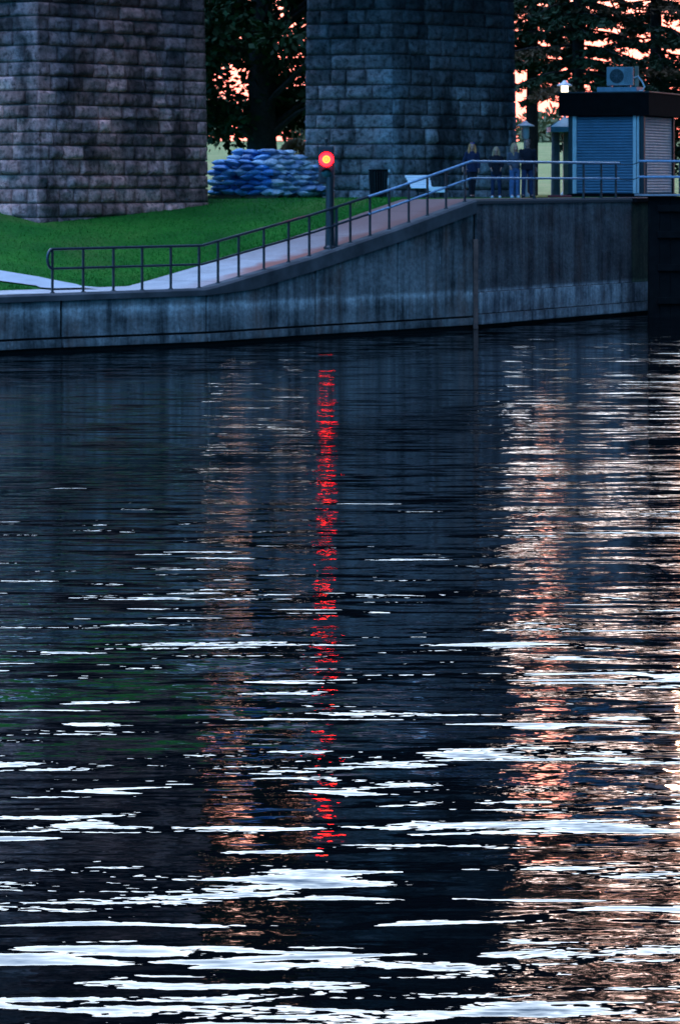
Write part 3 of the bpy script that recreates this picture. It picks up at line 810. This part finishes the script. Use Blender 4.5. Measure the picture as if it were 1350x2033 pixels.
# ------------------------------------------------------------------ sandbags on pallets
def bag_mesh():
    bm = bmesh.new(); bmesh.ops.create_cube(bm, size=1.0)
    bmesh.ops.subdivide_edges(bm, edges=list(bm.edges), cuts=5, use_grid_fill=True)
    rnd = random.Random(2)
    for v in bm.verts:
        x, y, z = v.co * 2
        th = (1 - abs(x) ** 3.5) * .65 + .35; th *= (1 - abs(y) ** 3.5) * .6 + .4
        k = 1 - .10 * abs(z)
        v.co = Vector((x * .275 * (1 + .05 * (1 - abs(y))) * k, y * .19 * k, z * .104 * th))
        v.co += Vector((0, 0, .018 * mnoise.noise(Vector((x * 2.2, y * 2.2, 3))))) + Vector((0, .012 * mnoise.noise(Vector((x * 3, z, 8))), 0))
    me = bpy.data.meshes.new('sandbag'); bm.to_mesh(me); bm.free()
    me.polygons.foreach_set('use_smooth', [True] * len(me.polygons)); me.materials.append(M['bag']); return me
def pile():
    rnd = random.Random(17); me = bag_mesh(); me2 = me.copy(); me2.name = 'glare_sandbag'; me2.materials[0] = M['glare_bag']
    Y0 = 99.0; cor = pxz(548, Y0, PLAT)             # front right corner of the stack
    ang = R(-35)
    fx = Vector((math.cos(ang), math.sin(ang), 0)); fy = Vector((-math.sin(ang), math.cos(ang), 0))
    # front runs to the left along -fx, the end face runs back along fy
    LF, LE = 2.75, 2.7
    # pallets
    def pal(cx, cy, first=[True]):
        c = cor + fx * cx + fy * cy
        g = thing('pallet', 'dark wooden pallet under the ' + ('left' if cx < -1.6 else 'right') + ' half of the sandbag stack, ' + ('front' if cy < 1 else 'back') + ' row', 'pallet', (c.x, c.y, PLAT - .02), ang, 'pallets under the sandbags')
        mb = MB()
        for k in range(6): mb.box((-.5 + k * .2, 0, .14), (.14, 1.15, .025), bevel=.004)
        mb.build('deck_boards', M['wood'], g)
        mb = MB()
        for k in (-.52, 0, .52): mb.box((0, k, .07), (1.2, .09, .11), bevel=.006)
        mb.build('bearers', M['wood'], g)
    for cx in (-.65, -2.05):
        for cy in (.65, 1.95): pal(cx, cy)
    # end face runs to the right in the photo: turn the end row outward
    h = .152; nl = 9; count = 0
    def put(x, y, z, rz, label, group):
        nonlocal count
        c = cor + fx * x + fy * y
        o = bpy.data.objects.new('sandbag', me2 if label == LBL_E else me); C.objects.link(o)
        o.location = (c.x, c.y, PLAT + .15 + z); o.rotation_euler = (rnd.gauss(0, .13), rnd.gauss(0, .09), ang + rz + rnd.gauss(0, .12))
        k = rnd.uniform(.78, 1.08); o.scale = (k, rnd.uniform(.9, 1.1), rnd.uniform(.8, 1.15)); count += 1
        tag(o, label, 'sandbag', group)
    LBL_F = 'dark blue plastic sandbag lying lengthwise in the long shaded face of the stack'
    LBL_E = 'sandbag with glare painted into its colour, end showing at the right end of the stack'
    LBL_T = 'pale blue sandbag lying loose on the rounded top of the stack'
    for L in range(nl):
        z = .06 + L * h; inset = 0.0 if L < 6 else (L - 5) ** 1.5 * .085
        off = .25 * (L % 2)
        x = -LF + .3 + off + inset * 1.3
        while x < -.3 - inset:
            put(x + .1, .66 + inset, z - .01, 0, LBL_T if L == nl - 1 else LBL_F, 'sandbags on top' if L == nl - 1 else 'sandbags in the front face')
            if not (abs(x + 1.55) < .33 and L < 6): put(x, .2 + inset + rnd.gauss(0, .03), z, 0, LBL_F, 'sandbags in the front face')
            elif L % 2 == 0: put(x - .02, .28 + inset, z, 0.08, LBL_F, 'sandbags in the front face')
            x += .52
        y = .22 + .2 * (L % 2) + inset
        run = LE - .28 * max(0, L - 4)
        while y < run:
            ex = -.30 - inset * .8 + (.12 if L < 4 else 0) + rnd.gauss(0, .03)
            put(ex, y, z, rnd.gauss(0, .08), LBL_E, 'sandbags in the end face'); y += .385
        if L >= 6:
            x = -LF + .4 + inset * 1.5
            while x < -.5 - inset:
                y = 1.0 + inset
                while y < run - .3:
                    put(x + rnd.gauss(0, .05), y, z + rnd.uniform(0, .05), rnd.uniform(-.5, .5), LBL_T, 'sandbags on top'); y += .5
                x += .6
    for k in range(6):        # a low run of bags trailing off the end
        put(.12 + .16 * (k % 2), 1.3 + .42 * (k // 2), .05 + .115 * (k % 2), rnd.gauss(0, .1), LBL_E, 'sandbags in the end face')
    print('sandbags', count)
pile()

# ------------------------------------------------------------------ signal
def signal():
    t = t_at_px(655); a, b = wall_t(t - .05), wall_t(t + .05); dd = (b - a).normalized(); inl = Vector((-dd.y, dd.x, 0))
    p = px(655, 487, 86.35); base = Vector((p.x, p.y, gz(p.x, p.y)))
    g = thing('signal_post', 'black signal post with a lit round red lamp beside the ramp railing', 'traffic light', tuple(base))
    S = base.y / F                                   # metres per photo pixel here
    H = (487 - 345) * S
    mb = MB(); mb.lathe([(0, 0), (.17, 0), (.17, .03), (.125, .08), (.115, .5), (.11, 1.1), (.105, H), (0, H)], (0, 0, 0), 16); mb.build('pole', M['black'], g, True)
    mb = MB(); mb.box((.17, .05, .55), (.09, .09, 1.1), bevel=.01); mb.build('conduit', M['post'], g)
    hx = (648 - 655) * S; zr = (487 - 310) * S; zg = (487 - 338) * S; yc = -.05
    mb = MB(); mb.box((hx, yc + .15, (zr + zg) / 2 + .04), (.42, .22, 1.0), bevel=.05); mb.build('housing', M['black'], g)
    # lens, facing the camera
    def lens(name, z, r, mat):
        bm = bmesh.new(); bmesh.ops.create_uvsphere(bm, u_segments=28, v_segments=14, radius=r)
        for v in bm.verts: v.co.y *= .35
        me = bpy.data.meshes.new(name); bm.to_mesh(me); bm.free(); me.polygons.foreach_set('use_smooth', [True] * len(me.polygons))
        o = mesh_obj(name, me, mat, g); o.location = (hx, yc, z); return o
    lens('red_lens', zr, .19, M['signal']); lens('green_lens', zg, .13, M['green_lens'])
    for nm, z, r in (('hood', zr, .205), ('hood', zg, .15)):
        P = []
        for yy in (0.03, -.20):
            P.append([(hx + math.cos(a) * r, yc + yy, z + math.sin(a) * r) for a in np.linspace(R(20), R(160), 12)])
        mb = MB(); mb.grid(P); bmesh.ops.solidify(mb.bm, geom=list(mb.bm.faces), thickness=.006); mb.build(nm, M['black'], g, True)
    mb = MB(); mb.lathe([(0, 0), (.05, 0), (.03, .05), (.02, .2), (.045, .24), (.045, .30), (.0, .33)], (hx, yc + .13, zr + .24), 12)
    mb.build('finial', M['post'], g, True)
signal()

# ------------------------------------------------------------------ bin, lounge chair
def bin_():
    Y = 101.0; c = pxz(751, Y, 0); c.z = gz(c.x, c.y)
    g = thing('litter_bin', 'black flared litter bin against the right stone pier', 'bin', tuple(c))
    mb = MB(); mb.lathe([(0, .02), (.23, .02), (.245, .1), (.285, .84), (.31, .90), (.27, .90), (.25, .86), (0, .86)], (0, 0, 0), 22); mb.build('body', M['black_matt'], g, True)
    mb = MB()
    for k in range(22):
        a = 2 * math.pi * k / 22; mb.tube([(math.cos(a) * .25, math.sin(a) * .25, .06), (math.cos(a) * .295, math.sin(a) * .295, .84)], .014, 5)
    mb.build('slats', M['black'], g)
    mb = MB(); mb.box((.33, -.08, .86), (.05, .09, .08), bevel=.015); mb.build('handle', M['white_paint'], g)
    mb = MB(); mb.box((.30, -.12, .52), (.03, .1, .22), bevel=.012); mb.build('notice_plate', M['white_paint'], g)
bin_()
def lounge():
    Y = 100.5; c = pxz(842, Y, 0); c.z = gz(c.x, c.y)
    g = thing('lounge_chair', 'white slatted lounge chair with dark legs at the top of the ramp', 'chair', tuple(c)); S = Y / F
    # reclined back: outline in the plane of the backrest, then tilted away from the water
    def zr(y): return (398 - y) * S
    rows = [(352, 803, 848), (357, 806, 853), (362, 808.5, 855), (367, 810.5, 856), (371, 812, 856.5), (375, 814.5, 857), (378, 817, 857)]
    mb = MB()
    for (y0, a0, b0), (y1, a1, b1) in zip(rows[:-1], rows[1:]):
        zc = (zr(y0) + zr(y1)) / 2; hh = (y1 - y0) * S * .94
        xa, xb = ((a0 + a1) / 2 - 842) * S, ((b0 + b1) / 2 - 842) * S
        mb.box(((xa + xb) / 2, -.05 + (zc - .3) * 1.5, zc), (xb - xa, .03, hh * 1.9), Matrix.Rotation(R(-62), 3, 'X'), bevel=.012)
    mb.build('backrest', M['white'], g)
    mb = MB()
    for k in range(7):
        mb.box((.42 + .02 * k * .2, -.62 + k * .1, .30 + .0), (.46, .085, .05), bevel=.02)
    mb.box((.43, -.66, .27), (.48, .04, .17), bevel=.018)
    mb.build('seat', M['white'], g)
    mb = MB(); mb.box((.20, -.10, .30), (.12, .1, .14), bevel=.02); mb.build('arm_bracket', M['white'], g)
    for x0, x1, y in ((.26, .32, -.55), (.52, .58, -.55), (-.2, -.16, .2), (.1, .06, .2)):
        mb = MB(); mb.tube([(x0, y, .28), (x1, y, .0)], .028, 8); mb.build('leg', M['black'], g, True)
    mb = MB(); mb.tube([(-.25, .2, .22), (.62, .2, .22)], .02, 6); mb.tube([(.05, -.5, .2), (.05, .2, .2)], .02, 6); mb.build('frame', M['black'], g)
lounge()

# ------------------------------------------------------------------ kiosk, air conditioner
def kiosk():
    Y = 106.0; c = pxz(1278, Y, 3.55)
    ang = R(-21.7)
    g = thing('kiosk', 'dark flat roofed kiosk with closed roller shutters on the lock side', 'kiosk', tuple(c), ang)
    S = Y / F; zt = (HY - 228) * S + EYE - 3.55; zf = (HY - 183) * S + EYE - 3.55; zsh = .16
    L, D = 2.55, 3.6                                   # front runs to -x, side runs to +y
    mb = MB(); mb.box((-L / 2, D / 2, zt / 2), (L - .24, D - .24, zt - .02)); mb.build('wall', M['black_matt'], g)
    mb = MB(); mb.box((-L / 2 - .01, D / 2, (zt + zf) / 2), (L + .50, D + .5, zf - zt), bevel=.012); mb.build('roof_fascia', M['black_matt'], g)
    mb = MB(); mb.box((-L / 2 - .01, D / 2, zf + .022), (L + .55, D + .55, .04), bevel=.01); mb.build('roof_edge', M['black'], g)
    for x, y in ((-.06, .06), (-L + .06, .06), (-.06, D - .06)):
        mb = MB(); mb.box((x, y, zt / 2 - .004), (.14, .14, zt - .01), bevel=.01); mb.build('corner_post', M['black'], g)
    mb = MB(); mb.box((-L / 2, -.02, zsh / 2), (L + .05, .2, zsh), bevel=.02); mb.box((.02, D / 2, zsh / 2), (.2, D - .2, zsh), bevel=.02); mb.build('plinth', M['black_matt'], g)
    def shutter(side, u0, u1, mat):
        rows = []; n = 27; z0, z1 = zsh + .01, zt - .03; dz = (z1 - z0) / n
        prof = []
        for k in range(n):
            za = z0 + k * dz
            for f, o_ in ((0, 0), (.2, .024), (.5, .032), (.85, .022), (1, 0)): prof.append((za + f * dz * .98, o_))
        for z, o_ in prof:
            if side == 'front': rows.append([(u0, .06 - o_, z), (u1, .06 - o_, z)])
            else: rows.append([(-.06 + o_, u0, z), (-.06 + o_, u1, z)])
        mb = MB(); mb.grid(rows); mb.build('roller_shutter', mat, g)
    shutter('front', -L + .22, -.34, M['shutter']); shutter('side', .20, D - .2, M['frame_metal'])  # side shutter coloured paler to stand for the warm glow on it
    for x, wd in ((-L + .21, .13), (-.30, .11), (-.185, .07)):
        mb = MB(); mb.box((x, .0, (zt + zsh) / 2), (wd, .07, zt - zsh - .02), bevel=.008); mb.build('shutter_guide', M['frame_metal'], g)
    # roof pad and duct
    mb = MB(); mb.box((-1.05, .9, zf + .13), (1.35, .9, .16), bevel=.012); mb.build('roof_pad', simple('roof_pad', (0.30, 0.34, 0.40), 0.4), g)
    top = zf + .21
    q = g.matrix_basis @ Vector((-1.05, .75, top)) if False else Matrix.Translation(c) @ Matrix.Rotation(ang, 4, 'Z') @ Vector((-1.02, .75, top))
    a = thing('air_conditioner', 'grey air conditioner unit with a round fan grille on the kiosk roof', 'air conditioner', tuple(q), R(-10))
    W, Hh, Dp = .86, .60, .32
    mb = MB(); mb.box((0, 0, .06 + Hh / 2), (W, Dp, Hh), bevel=.015); mb.build('casing', simple('ac_casing', (0.36, 0.38, 0.40), 0.5), a)
    mb = MB()
    for x in (-.3, .3): mb.box((x, 0, .03), (.08, Dp + .1, .06))
    mb.build('feet', M['black'], a)
    mb = MB(); cx, cz = -W / 2 + .33, .06 + Hh / 2
    tmp = bmesh.new(); bmesh.ops.create_cone(tmp, cap_ends=True, segments=32, radius1=.235, radius2=.235, depth=.02)
    tmp.transform(Matrix.Translation((cx, -Dp / 2 - .008, cz)) @ Matrix.Rotation(R(90), 4, 'X')); mb.add(tmp); mb.build('fan_opening', M['black'], a)
    mb = MB()
    for k in range(1, 6):
        rr = .045 * k; mb.tube([(cx + math.cos(t) * rr, -Dp / 2 - .025, cz + math.sin(t) * rr) for t in np.linspace(0, 2 * math.pi, 25)], .006, 4, False)
    for k in range(8):
        t = k * math.pi / 4; mb.tube([(cx, -Dp / 2 - .027, cz), (cx + math.cos(t) * .235, -Dp / 2 - .027, cz + math.sin(t) * .235)], .005, 4)
    mb.build('fan_grille', M['grey_post'], a)
    mb = MB()
    for k in range(14): mb.box((W / 2 - .17, -Dp / 2 - .003, .12 + k * .037), (.24, .012, .012))
    mb.build('vent_louvres', M['grey_post'], a)
    mb = MB(); mb.tube([(W / 2 + .02, 0, .3), (W / 2 + .15, -.02, .36), (W / 2 + .28, -.05, .2), (W / 2 + .38, -.1, .0), (W / 2 + .3, -.15, -.12), (W / 2 - .3, -.15, -.10)], .028, 8)
    mb.build('refrigerant_pipe', M['white_paint'], a, True)
    mb = MB(); mb.box((W / 2 + .10, .1, .36), (.14, .12, .66), bevel=.02); mb.build('side_duct', M['beige'], a)
kiosk()
def shelter():
    Y = 113; c = pxz(1103, Y, PLAT); S = Y / F
    g = thing('shelter', 'small shelter with a teal pitched roof left of the kiosk', 'shelter', tuple(c))
    ze = (HY - 262) * S + EYE - PLAT; zr = (HY - 240) * S + EYE - PLAT
    mb = MB(); x0 = (1089 - 1103) * S
    mb.box((x0 + 1.0, 0, ze + .09), (2.0, 2.2, .18), bevel=.01)
    mb.grid([[(x0, -1.1, ze + .185), (x0 + 2, -1.1, ze + .185)], [(x0 + .5, 0, zr + .12), (x0 + 2, 0, zr + .12)], [(x0, 1.1, ze + .185), (x0 + 2, 1.1, ze + .185)]])
    bm = mb.bm; mb.build('roof', M['teal'], g)
    mb = MB(); mb.tube([(0, 0, 0), (0, 0, ze)], [.17, .14], 10); mb.build('post', M['grey_post'], g, True)
    mb = MB(); mb.box((.42, .3, ze / 2), (.28, .3, ze)); mb.build('wall', M['beige'], g)
shelter()
def red_kerb():
    c = pxz(1111, 103.5, 3.58); mb = MB(); mb.box((0, 0, .05), (.74, .22, .10), bevel=.012); o = mb.build('kerb_beam', M['red']); o.location = c
    tag(o, 'low dark red beam on the ground left of the kiosk', 'beam')
red_kerb()

# ------------------------------------------------------------------ lamps
def lamp(label, x, Y, ytop, wpx, lit):
    S = Y / F; c = pxz(x, Y, PLAT); g = thing('street_lamp', label, 'street lamp', tuple(c), 0, 'street lamps')
    zt = (HY - ytop) * S + EYE - PLAT; r = wpx * S / 2
    mb = MB(); mb.lathe([(0, 0), (.14, 0), (.14, .12), (.07, .2), (.06, zt * .6), (.055, zt - .62), (0, zt - .62)], seg=12); mb.build('pole', M['white_paint'], g, True)
    mb = MB(); mb.lathe([(0, zt), (.06, zt - .02), (.10, zt - .08), (r, zt - .17), (r, zt - .20), (0.02, zt - .16)], seg=24); mb.build('lamp_shade', M['white_paint'], g, True)
    mb = MB(); mb.lathe([(0.0, zt - .62), (.10, zt - .62), (.13, zt - .52), (.12, zt - .19), (0, zt - .17)], seg=14)
    mb.build('lantern_glass', M['lamp_glow'] if lit else M['white'], g, True)
lamp('white street lamp with a conical shade behind the tall dark clothed person', 1043, 109, 238, 36, False)
lamp('taller lit street lamp rising behind the kiosk', 1121, 114, 158, 30, True)

# ------------------------------------------------------------------ people
def skin_mesh(name, verts, edges, radii, mat, parent, root=0, levels=2):
    me = bpy.data.meshes.new('tmp'); me.from_pydata([tuple(v) for v in verts], edges, []); me.update()
    ob = bpy.data.objects.new('tmp', me); C.objects.link(ob)
    sk = ob.modifiers.new('s', 'SKIN'); sk.use_smooth_shade = True
    if not me.skin_vertices: 
        bpy.context.view_layer.objects.active = ob
    for i, r_ in enumerate(radii):
        v = me.skin_vertices[0].data[i]; v.radius = r_ if isinstance(r_, tuple) else (r_, r_); v.use_root = (i == root)
    sb = ob.modifiers.new('u', 'SUBSURF'); sb.levels = levels; sb.render_levels = levels
    dg = bpy.context.evaluated_depsgraph_get(); ev = ob.evaluated_get(dg)
    m2 = bpy.data.meshes.new_from_object(ev, preserve_all_data_layers=False, depsgraph=dg)
    bpy.data.objects.remove(ob); bpy.data.meshes.remove(me)
    m2.name = name; m2.materials.clear(); m2.materials.append(mat)
    m2.polygons.foreach_set('use_smooth', [True] * len(m2.polygons))
    return mesh_obj(name, m2, mat, parent)

def fuse(name, parts, voxel, mat, parent, smooth=6):
    """melts overlapping tubes and ellipsoids into one continuous skin"""
    me = bpy.data.meshes.new('tmp'); bmesh.ops.recalc_face_normals(parts.bm, faces=list(parts.bm.faces)); parts.bm.to_mesh(me); parts.bm.free()
    ob = bpy.data.objects.new('tmp', me); C.objects.link(ob)
    rm = ob.modifiers.new('r', 'REMESH'); rm.mode = 'VOXEL'; rm.voxel_size = voxel; rm.use_smooth_shade = True
    if smooth:
        sm = ob.modifiers.new('s', 'SMOOTH'); sm.factor = .5; sm.iterations = smooth
    dg = bpy.context.evaluated_depsgraph_get()
    m2 = bpy.data.meshes.new_from_object(ob.evaluated_get(dg), preserve_all_data_layers=False, depsgraph=dg)
    bpy.data.objects.remove(ob); bpy.data.meshes.remove(me)
    m2.name = name; m2.materials.clear(); m2.materials.append(mat); m2.polygons.foreach_set('use_smooth', [True] * len(m2.polygons))
    return mesh_obj(name, m2, mat, parent)
def ell(mb, c, r, rot=None):
    tmp = bmesh.new(); bmesh.ops.create_uvsphere(tmp, u_segments=18, v_segments=12, radius=1.0)
    m = Matrix.Translation(Vector(c)) @ (rot.to_4x4() if rot is not None else Matrix.Identity(4)) @ Matrix.Diagonal((r[0], r[1], r[2], 1))
    tmp.transform(m); mb.add(tmp)
def loft(mb, rings, seg=20):
    R_ = [[mb.bm.verts.new((cx + math.cos(2 * math.pi * k / seg) * rx, cy + math.sin(2 * math.pi * k / seg) * ry, z)) for k in range(seg)] for z, rx, ry, cx, cy in rings]
    for p, q in zip(R_[:-1], R_[1:]):
        for k in range(seg): mb.bm.faces.new((p[k], p[(k + 1) % seg], q[(k + 1) % seg], q[k]))
    mb.bm.faces.new(R_[0][::-1]); mb.bm.faces.new(R_[-1])

DA = {'l': ((-.225, .02, 1.13), (-.235, -.03, .90)), 'r': ((.225, .02, 1.13), (.235, -.03, .90))}
def person(label, x, Y, h, rz, arms, legs, top, trousers, shoe, hair, hair_mat, skin='skin', turn=0.0, build=1.0, jacket_len=.86, sun_glasses=False, wide=1.0, tilt=0.0):
    c = pxz(x, Y, 0); c.z = gz(c.x, c.y) + .004
    g = thing('person', label, 'person', tuple(c), rz); k = h / 1.70; V = Vector
    hd = V((0, -.012, 1.575)) * k; rt = Matrix.Rotation(turn, 3, 'Z') @ Matrix.Rotation(tilt, 3, 'X'); fwd = rt @ V((0, -1, 0)); sdv = rt @ V((1, 0, 0)); up = rt @ V((0, 0, 1))
    def H(a, b_, z): return hd + (sdv * a + fwd * b_ + up * z) * k       # a point of the head
    # ---- one continuous body
    mb = MB()
    ell(mb, H(0, -.008, .03), (.072 * k, .090 * k, .098 * k), rt); ell(mb, H(0, .022, -.045), (.052 * k, .060 * k, .062 * k), rt)
    ell(mb, H(0, .094, -.012), (.013 * k, .018 * k, .024 * k), rt)
    for sg in (-1, 1): ell(mb, H(sg * .073, -.005, -.01), (.010 * k, .020 * k, .032 * k), rt)
    mb.tube([V((0, .005, 1.36)) * k, V((0, .0, 1.46)) * k, H(0, -.015, -.03)], [.066 * k, .052 * k, .050 * k], 14)
    loft(mb, [(z * k, rx * build * k, ry * k, 0, cy * k) for z, rx, ry, cy in ((.84, .13, .09, 0), (.93, .15, .10, .01), (1.06, .125, .085, 0), (1.22, .15, .10, -.01), (1.34, .16, .095, 0), (1.41, .09, .06, 0))])
    hands = []
    for sd, sg in (('l', -1), ('r', 1)):
        sh = V((sg * .165 * build, 0, 1.36)) * k; el_, wr = (V(q) * k for q in arms[sd])
        mb.tube([sh, sh.lerp(el_, .5), el_, el_.lerp(wr, .4), wr], [.050 * k, .044 * k, .036 * k, .036 * k, .025 * k], 12)
        ell(mb, sh, (.055 * k,) * 3)
        dv = (wr - el_).normalized(); pm = wr + dv * .05 * k
        ac = dv.cross(V((1, 0, 0))); ac = V((0, -1, 0)) if ac.length < .15 else ac.normalized(); nn = ac.cross(dv)
        rot = Matrix((nn, ac, dv)).transposed(); ell(mb, pm, (.017 * k, .042 * k, .055 * k), rot)
        for o_, ln, bend in ((-.029, .062, .25), (-.010, .073, .35), (.010, .068, .45), (.028, .054, .55)):
            a1 = pm + (dv * .035 + ac * o_) * k; a2 = a1 + dv * ln * .5 * k; a3 = a2 + (dv + nn * sg * -bend).normalized() * ln * .5 * k
            mb.tube([a1, a2, a3], [.0105 * k, .0098 * k, .008 * k], 8)
        t0 = pm + (-dv * .02 - ac * .03) * k; mb.tube([t0, t0 + (dv * .032 - ac * .024) * k, t0 + (dv * .062 - ac * .030) * k], [.013 * k, .012 * k, .009 * k], 8)
        hp = V((sg * .088, 0, .90)) * k; kn, an, to = (V(q) * k for q in legs[sd])
        mb.tube([hp, hp.lerp(kn, .5), kn, kn.lerp(an, .35), an], [.088 * k, .074 * k, .052 * k, .052 * k, .036 * k], 14)
        ell(mb, an.lerp(to, .45), (.038 * k, .09 * k, .034 * k))
    fuse('body', mb, .0085, M[skin], g, 3)
    for sg in (-1, 1):
        mb = MB(); ell(mb, H(sg * .031, .078, .018), (.012 * k,) * 3); mb.build('eye', M['eye'], g, True)
    mb = MB(); mb.tube([H(-.023, .074, -.058), H(0, .082, -.060), H(.023, .074, -.058)], [.004 * k, .007 * k, .004 * k], 6); mb.build('mouth', M['skin_dark'] if skin == 'skin' else M['hair_dark'], g)
    # ---- jacket
    mb = MB(); z0 = jacket_len
    loft(mb, [(z * k, rx * build * k, ry * k, 0, cy * k) for z, rx, ry, cy in ((z0, .182, .132, 0), (z0 + .10, .176, .128, 0), (1.08, .158, .115, 0), (1.22, .176, .125, -.008), (1.34, .185, .112, 0), (1.40, .125, .088, .004), (1.445, .075, .068, .004))])
    for sd, sg in (('l', -1), ('r', 1)):
        sh = V((sg * .168 * build, 0, 1.355)) * k; el_, wr = (V(q) * k for q in arms[sd]); cf = wr.lerp(el_, .06)
        mb.tube([sh, sh.lerp(el_, .5), el_, el_.lerp(cf, .5), cf], [.068 * k, .062 * k, .056 * k, .052 * k, .044 * k], 14); ell(mb, sh, (.070 * k,) * 3)
    rnd = random.Random(int(x)); 
    for v in mb.bm.verts: v.co += V(mnoise.noise_vector(v.co * 9 + V((x, 0, 0)))) * .012
    fuse('jacket', mb, .013, M[top], g, 3)
    # ---- trousers
    mb = MB(); loft(mb, [(z * k, rx * k, ry * k, 0, 0) for z, rx, ry in ((.80, .150, .105), (.86, .168, .118), (.95, .165, .115), (1.03, .150, .105))])
    for sd, sg in (('l', -1), ('r', 1)):
        hp = V((sg * .082, 0, .88)) * k; kn, an, to = (V(q) * k for q in legs[sd])
        mb.tube([hp, hp.lerp(kn, .5), kn, kn.lerp(an, .5), an - V((0, 0, .035 * k))], [.098 * k, .086 * k, .066 * wide * k, .062 * wide * k, .060 * wide * k], 16)
    for v in mb.bm.verts: v.co += V(mnoise.noise_vector(v.co * 8 + V((x, 5, 0)))) * .010
    fuse('trousers', mb, .013, M[trousers], g, 3)
    for sd in 'lr':
        an, to = V(legs[sd][1]) * k, V(legs[sd][2]) * k; dv = to - an; dv.z = 0; dv.normalize(); rot = Matrix.Rotation(math.atan2(dv.y, dv.x) + math.pi / 2, 3, 'Z')
        mb = MB(); m_ = V((an.x, an.y, 0)) + dv * .055 * k
        ell(mb, m_ + V((0, 0, .045 * k)), (.048 * k, .135 * k, .042 * k), rot); ell(mb, V((an.x, an.y, .075 * k)), (.046 * k, .055 * k, .06 * k)); mb.box(m_ + V((0, 0, .014 * k)), (.085 * k, .245 * k, .028 * k), rot)
        fuse('shoe', mb, .009, M[shoe], g, 2)
    # ---- hair
    mb = MB()
    if hair == 'short':
        ell(mb, H(0, -.026, .050), (.078 * k, .088 * k, .092 * k), rt)
    else:
        L = {'shoulder': .21, 'long': .31}[hair]
        ell(mb, H(0, -.030, .048), (.092 * k, .098 * k, .100 * k), rt)
        for sg in (-1, 1):
            mb.tube([H(sg * .062, -.01, .07), H(sg * .088, -.005, -.03), H(sg * .098, .010, -.12), H(sg * .092, .045, -L)], [.036 * k, .040 * k, .042 * k, .020 * k], 10)
        mb.tube([H(0, -.07, .04), H(0, -.09, -.08), H(0, -.085, -L)], [.080 * k, .078 * k, .05 * k], 12)
    for v in mb.bm.verts: v.co += V(mnoise.noise_vector(v.co * 22)) * .010
    fuse('hair', mb, .010, M[hair_mat], g, 2)
    if sun_glasses:
        gl = thing('sunglasses', 'blue sunglasses pushed up on the reddish blond hair of the walking person', 'sunglasses', tuple(c), rz)
        for sg in (-1, 1):
            mb = MB(); mb.box(H(sg * .036, .062, .118), (.060 * k, .02, .036 * k), bevel=.006); mb.build('lens', M['blue_lens'], gl, True)
        mb = MB(); mb.tube([H(-.10, -.02, .09), H(-.072, .06, .125), H(0, .078, .13), H(.072, .06, .125), H(.10, -.02, .09)], .005, 5)
        mb.build('frame', M['black'], gl)
    return g
Yp = 100.5
person('person in a navy jumper and black trousers with reddish blond hair, walking', 937, Yp, 1.70, R(8),
       {'l': ((-.25, .03, 1.12), (-.30, -.10, .93)), 'r': ((.22, .03, 1.13), (.20, -.05, .90))},
       {'l': ((-.06, -.03, .49), (-.04, -.03, .09), (-.05, -.18, .035)), 'r': ((.06, .0, .49), (.04, .08, .09), (.05, -.05, .035))},
       'navy', 'dark_cloth', 'black_matt' if False else 'dark_cloth', 'shoulder', 'hair_blond', sun_glasses=True, jacket_len=.80)
person('shorter person in a dark jacket with long ash blond hair and white shoes', 985, Yp + .4, 1.56, R(-3),
       {'l': ((-.22, .03, 1.14), (-.17, -.14, 1.0)), 'r': ((.22, .03, 1.14), (.17, -.14, 1.0))},
       {'l': ((-.11, -.02, .49), (-.12, .0, .09), (-.13, -.15, .035)), 'r': ((.11, .0, .49), (.12, .03, .09), (.13, -.1, .035))},
       'dark_cloth', 'denim_dark', 'shoe_white', 'long', 'hair_ash', jacket_len=.78, tilt=R(14))
person('person in wide blue jeans with long fair hair, turned towards the tall person', 1022, Yp + .2, 1.68, R(14),
       {'l': ((-.22, .0, 1.14), (-.20, -.17, .98)), 'r': ((.20, -.03, 1.14), (.13, -.2, 1.16))},
       {'l': ((-.10, -.03, .49), (-.11, -.02, .09), (-.12, -.17, .035)), 'r': ((.09, .0, .49), (.10, .05, .09), (.11, -.08, .035))},
       'pale_cloth', 'denim', 'shoe_white', 'long', 'hair_ash', turn=R(30), wide=1.35, jacket_len=.93)
person('tall person in a dark jacket and jeans with very short hair, looking left', 1047, Yp + .1, 1.80, R(10),
       {'l': ((-.22, -.06, 1.14), (-.20, -.20, 1.08)), 'r': ((.25, .03, 1.12), (.27, .0, .88))},
       {'l': ((-.12, -.03, .49), (-.13, -.02, .09), (-.15, -.16, .035)), 'r': ((.12, .01, .49), (.14, .05, .09), (.16, -.07, .035))},
       'dark_cloth', 'denim_dark', 'dark_cloth', 'short', 'hair_dark', skin='skin_dark', turn=R(-55), build=1.15, jacket_len=.82)
# scarf and phone of the third person
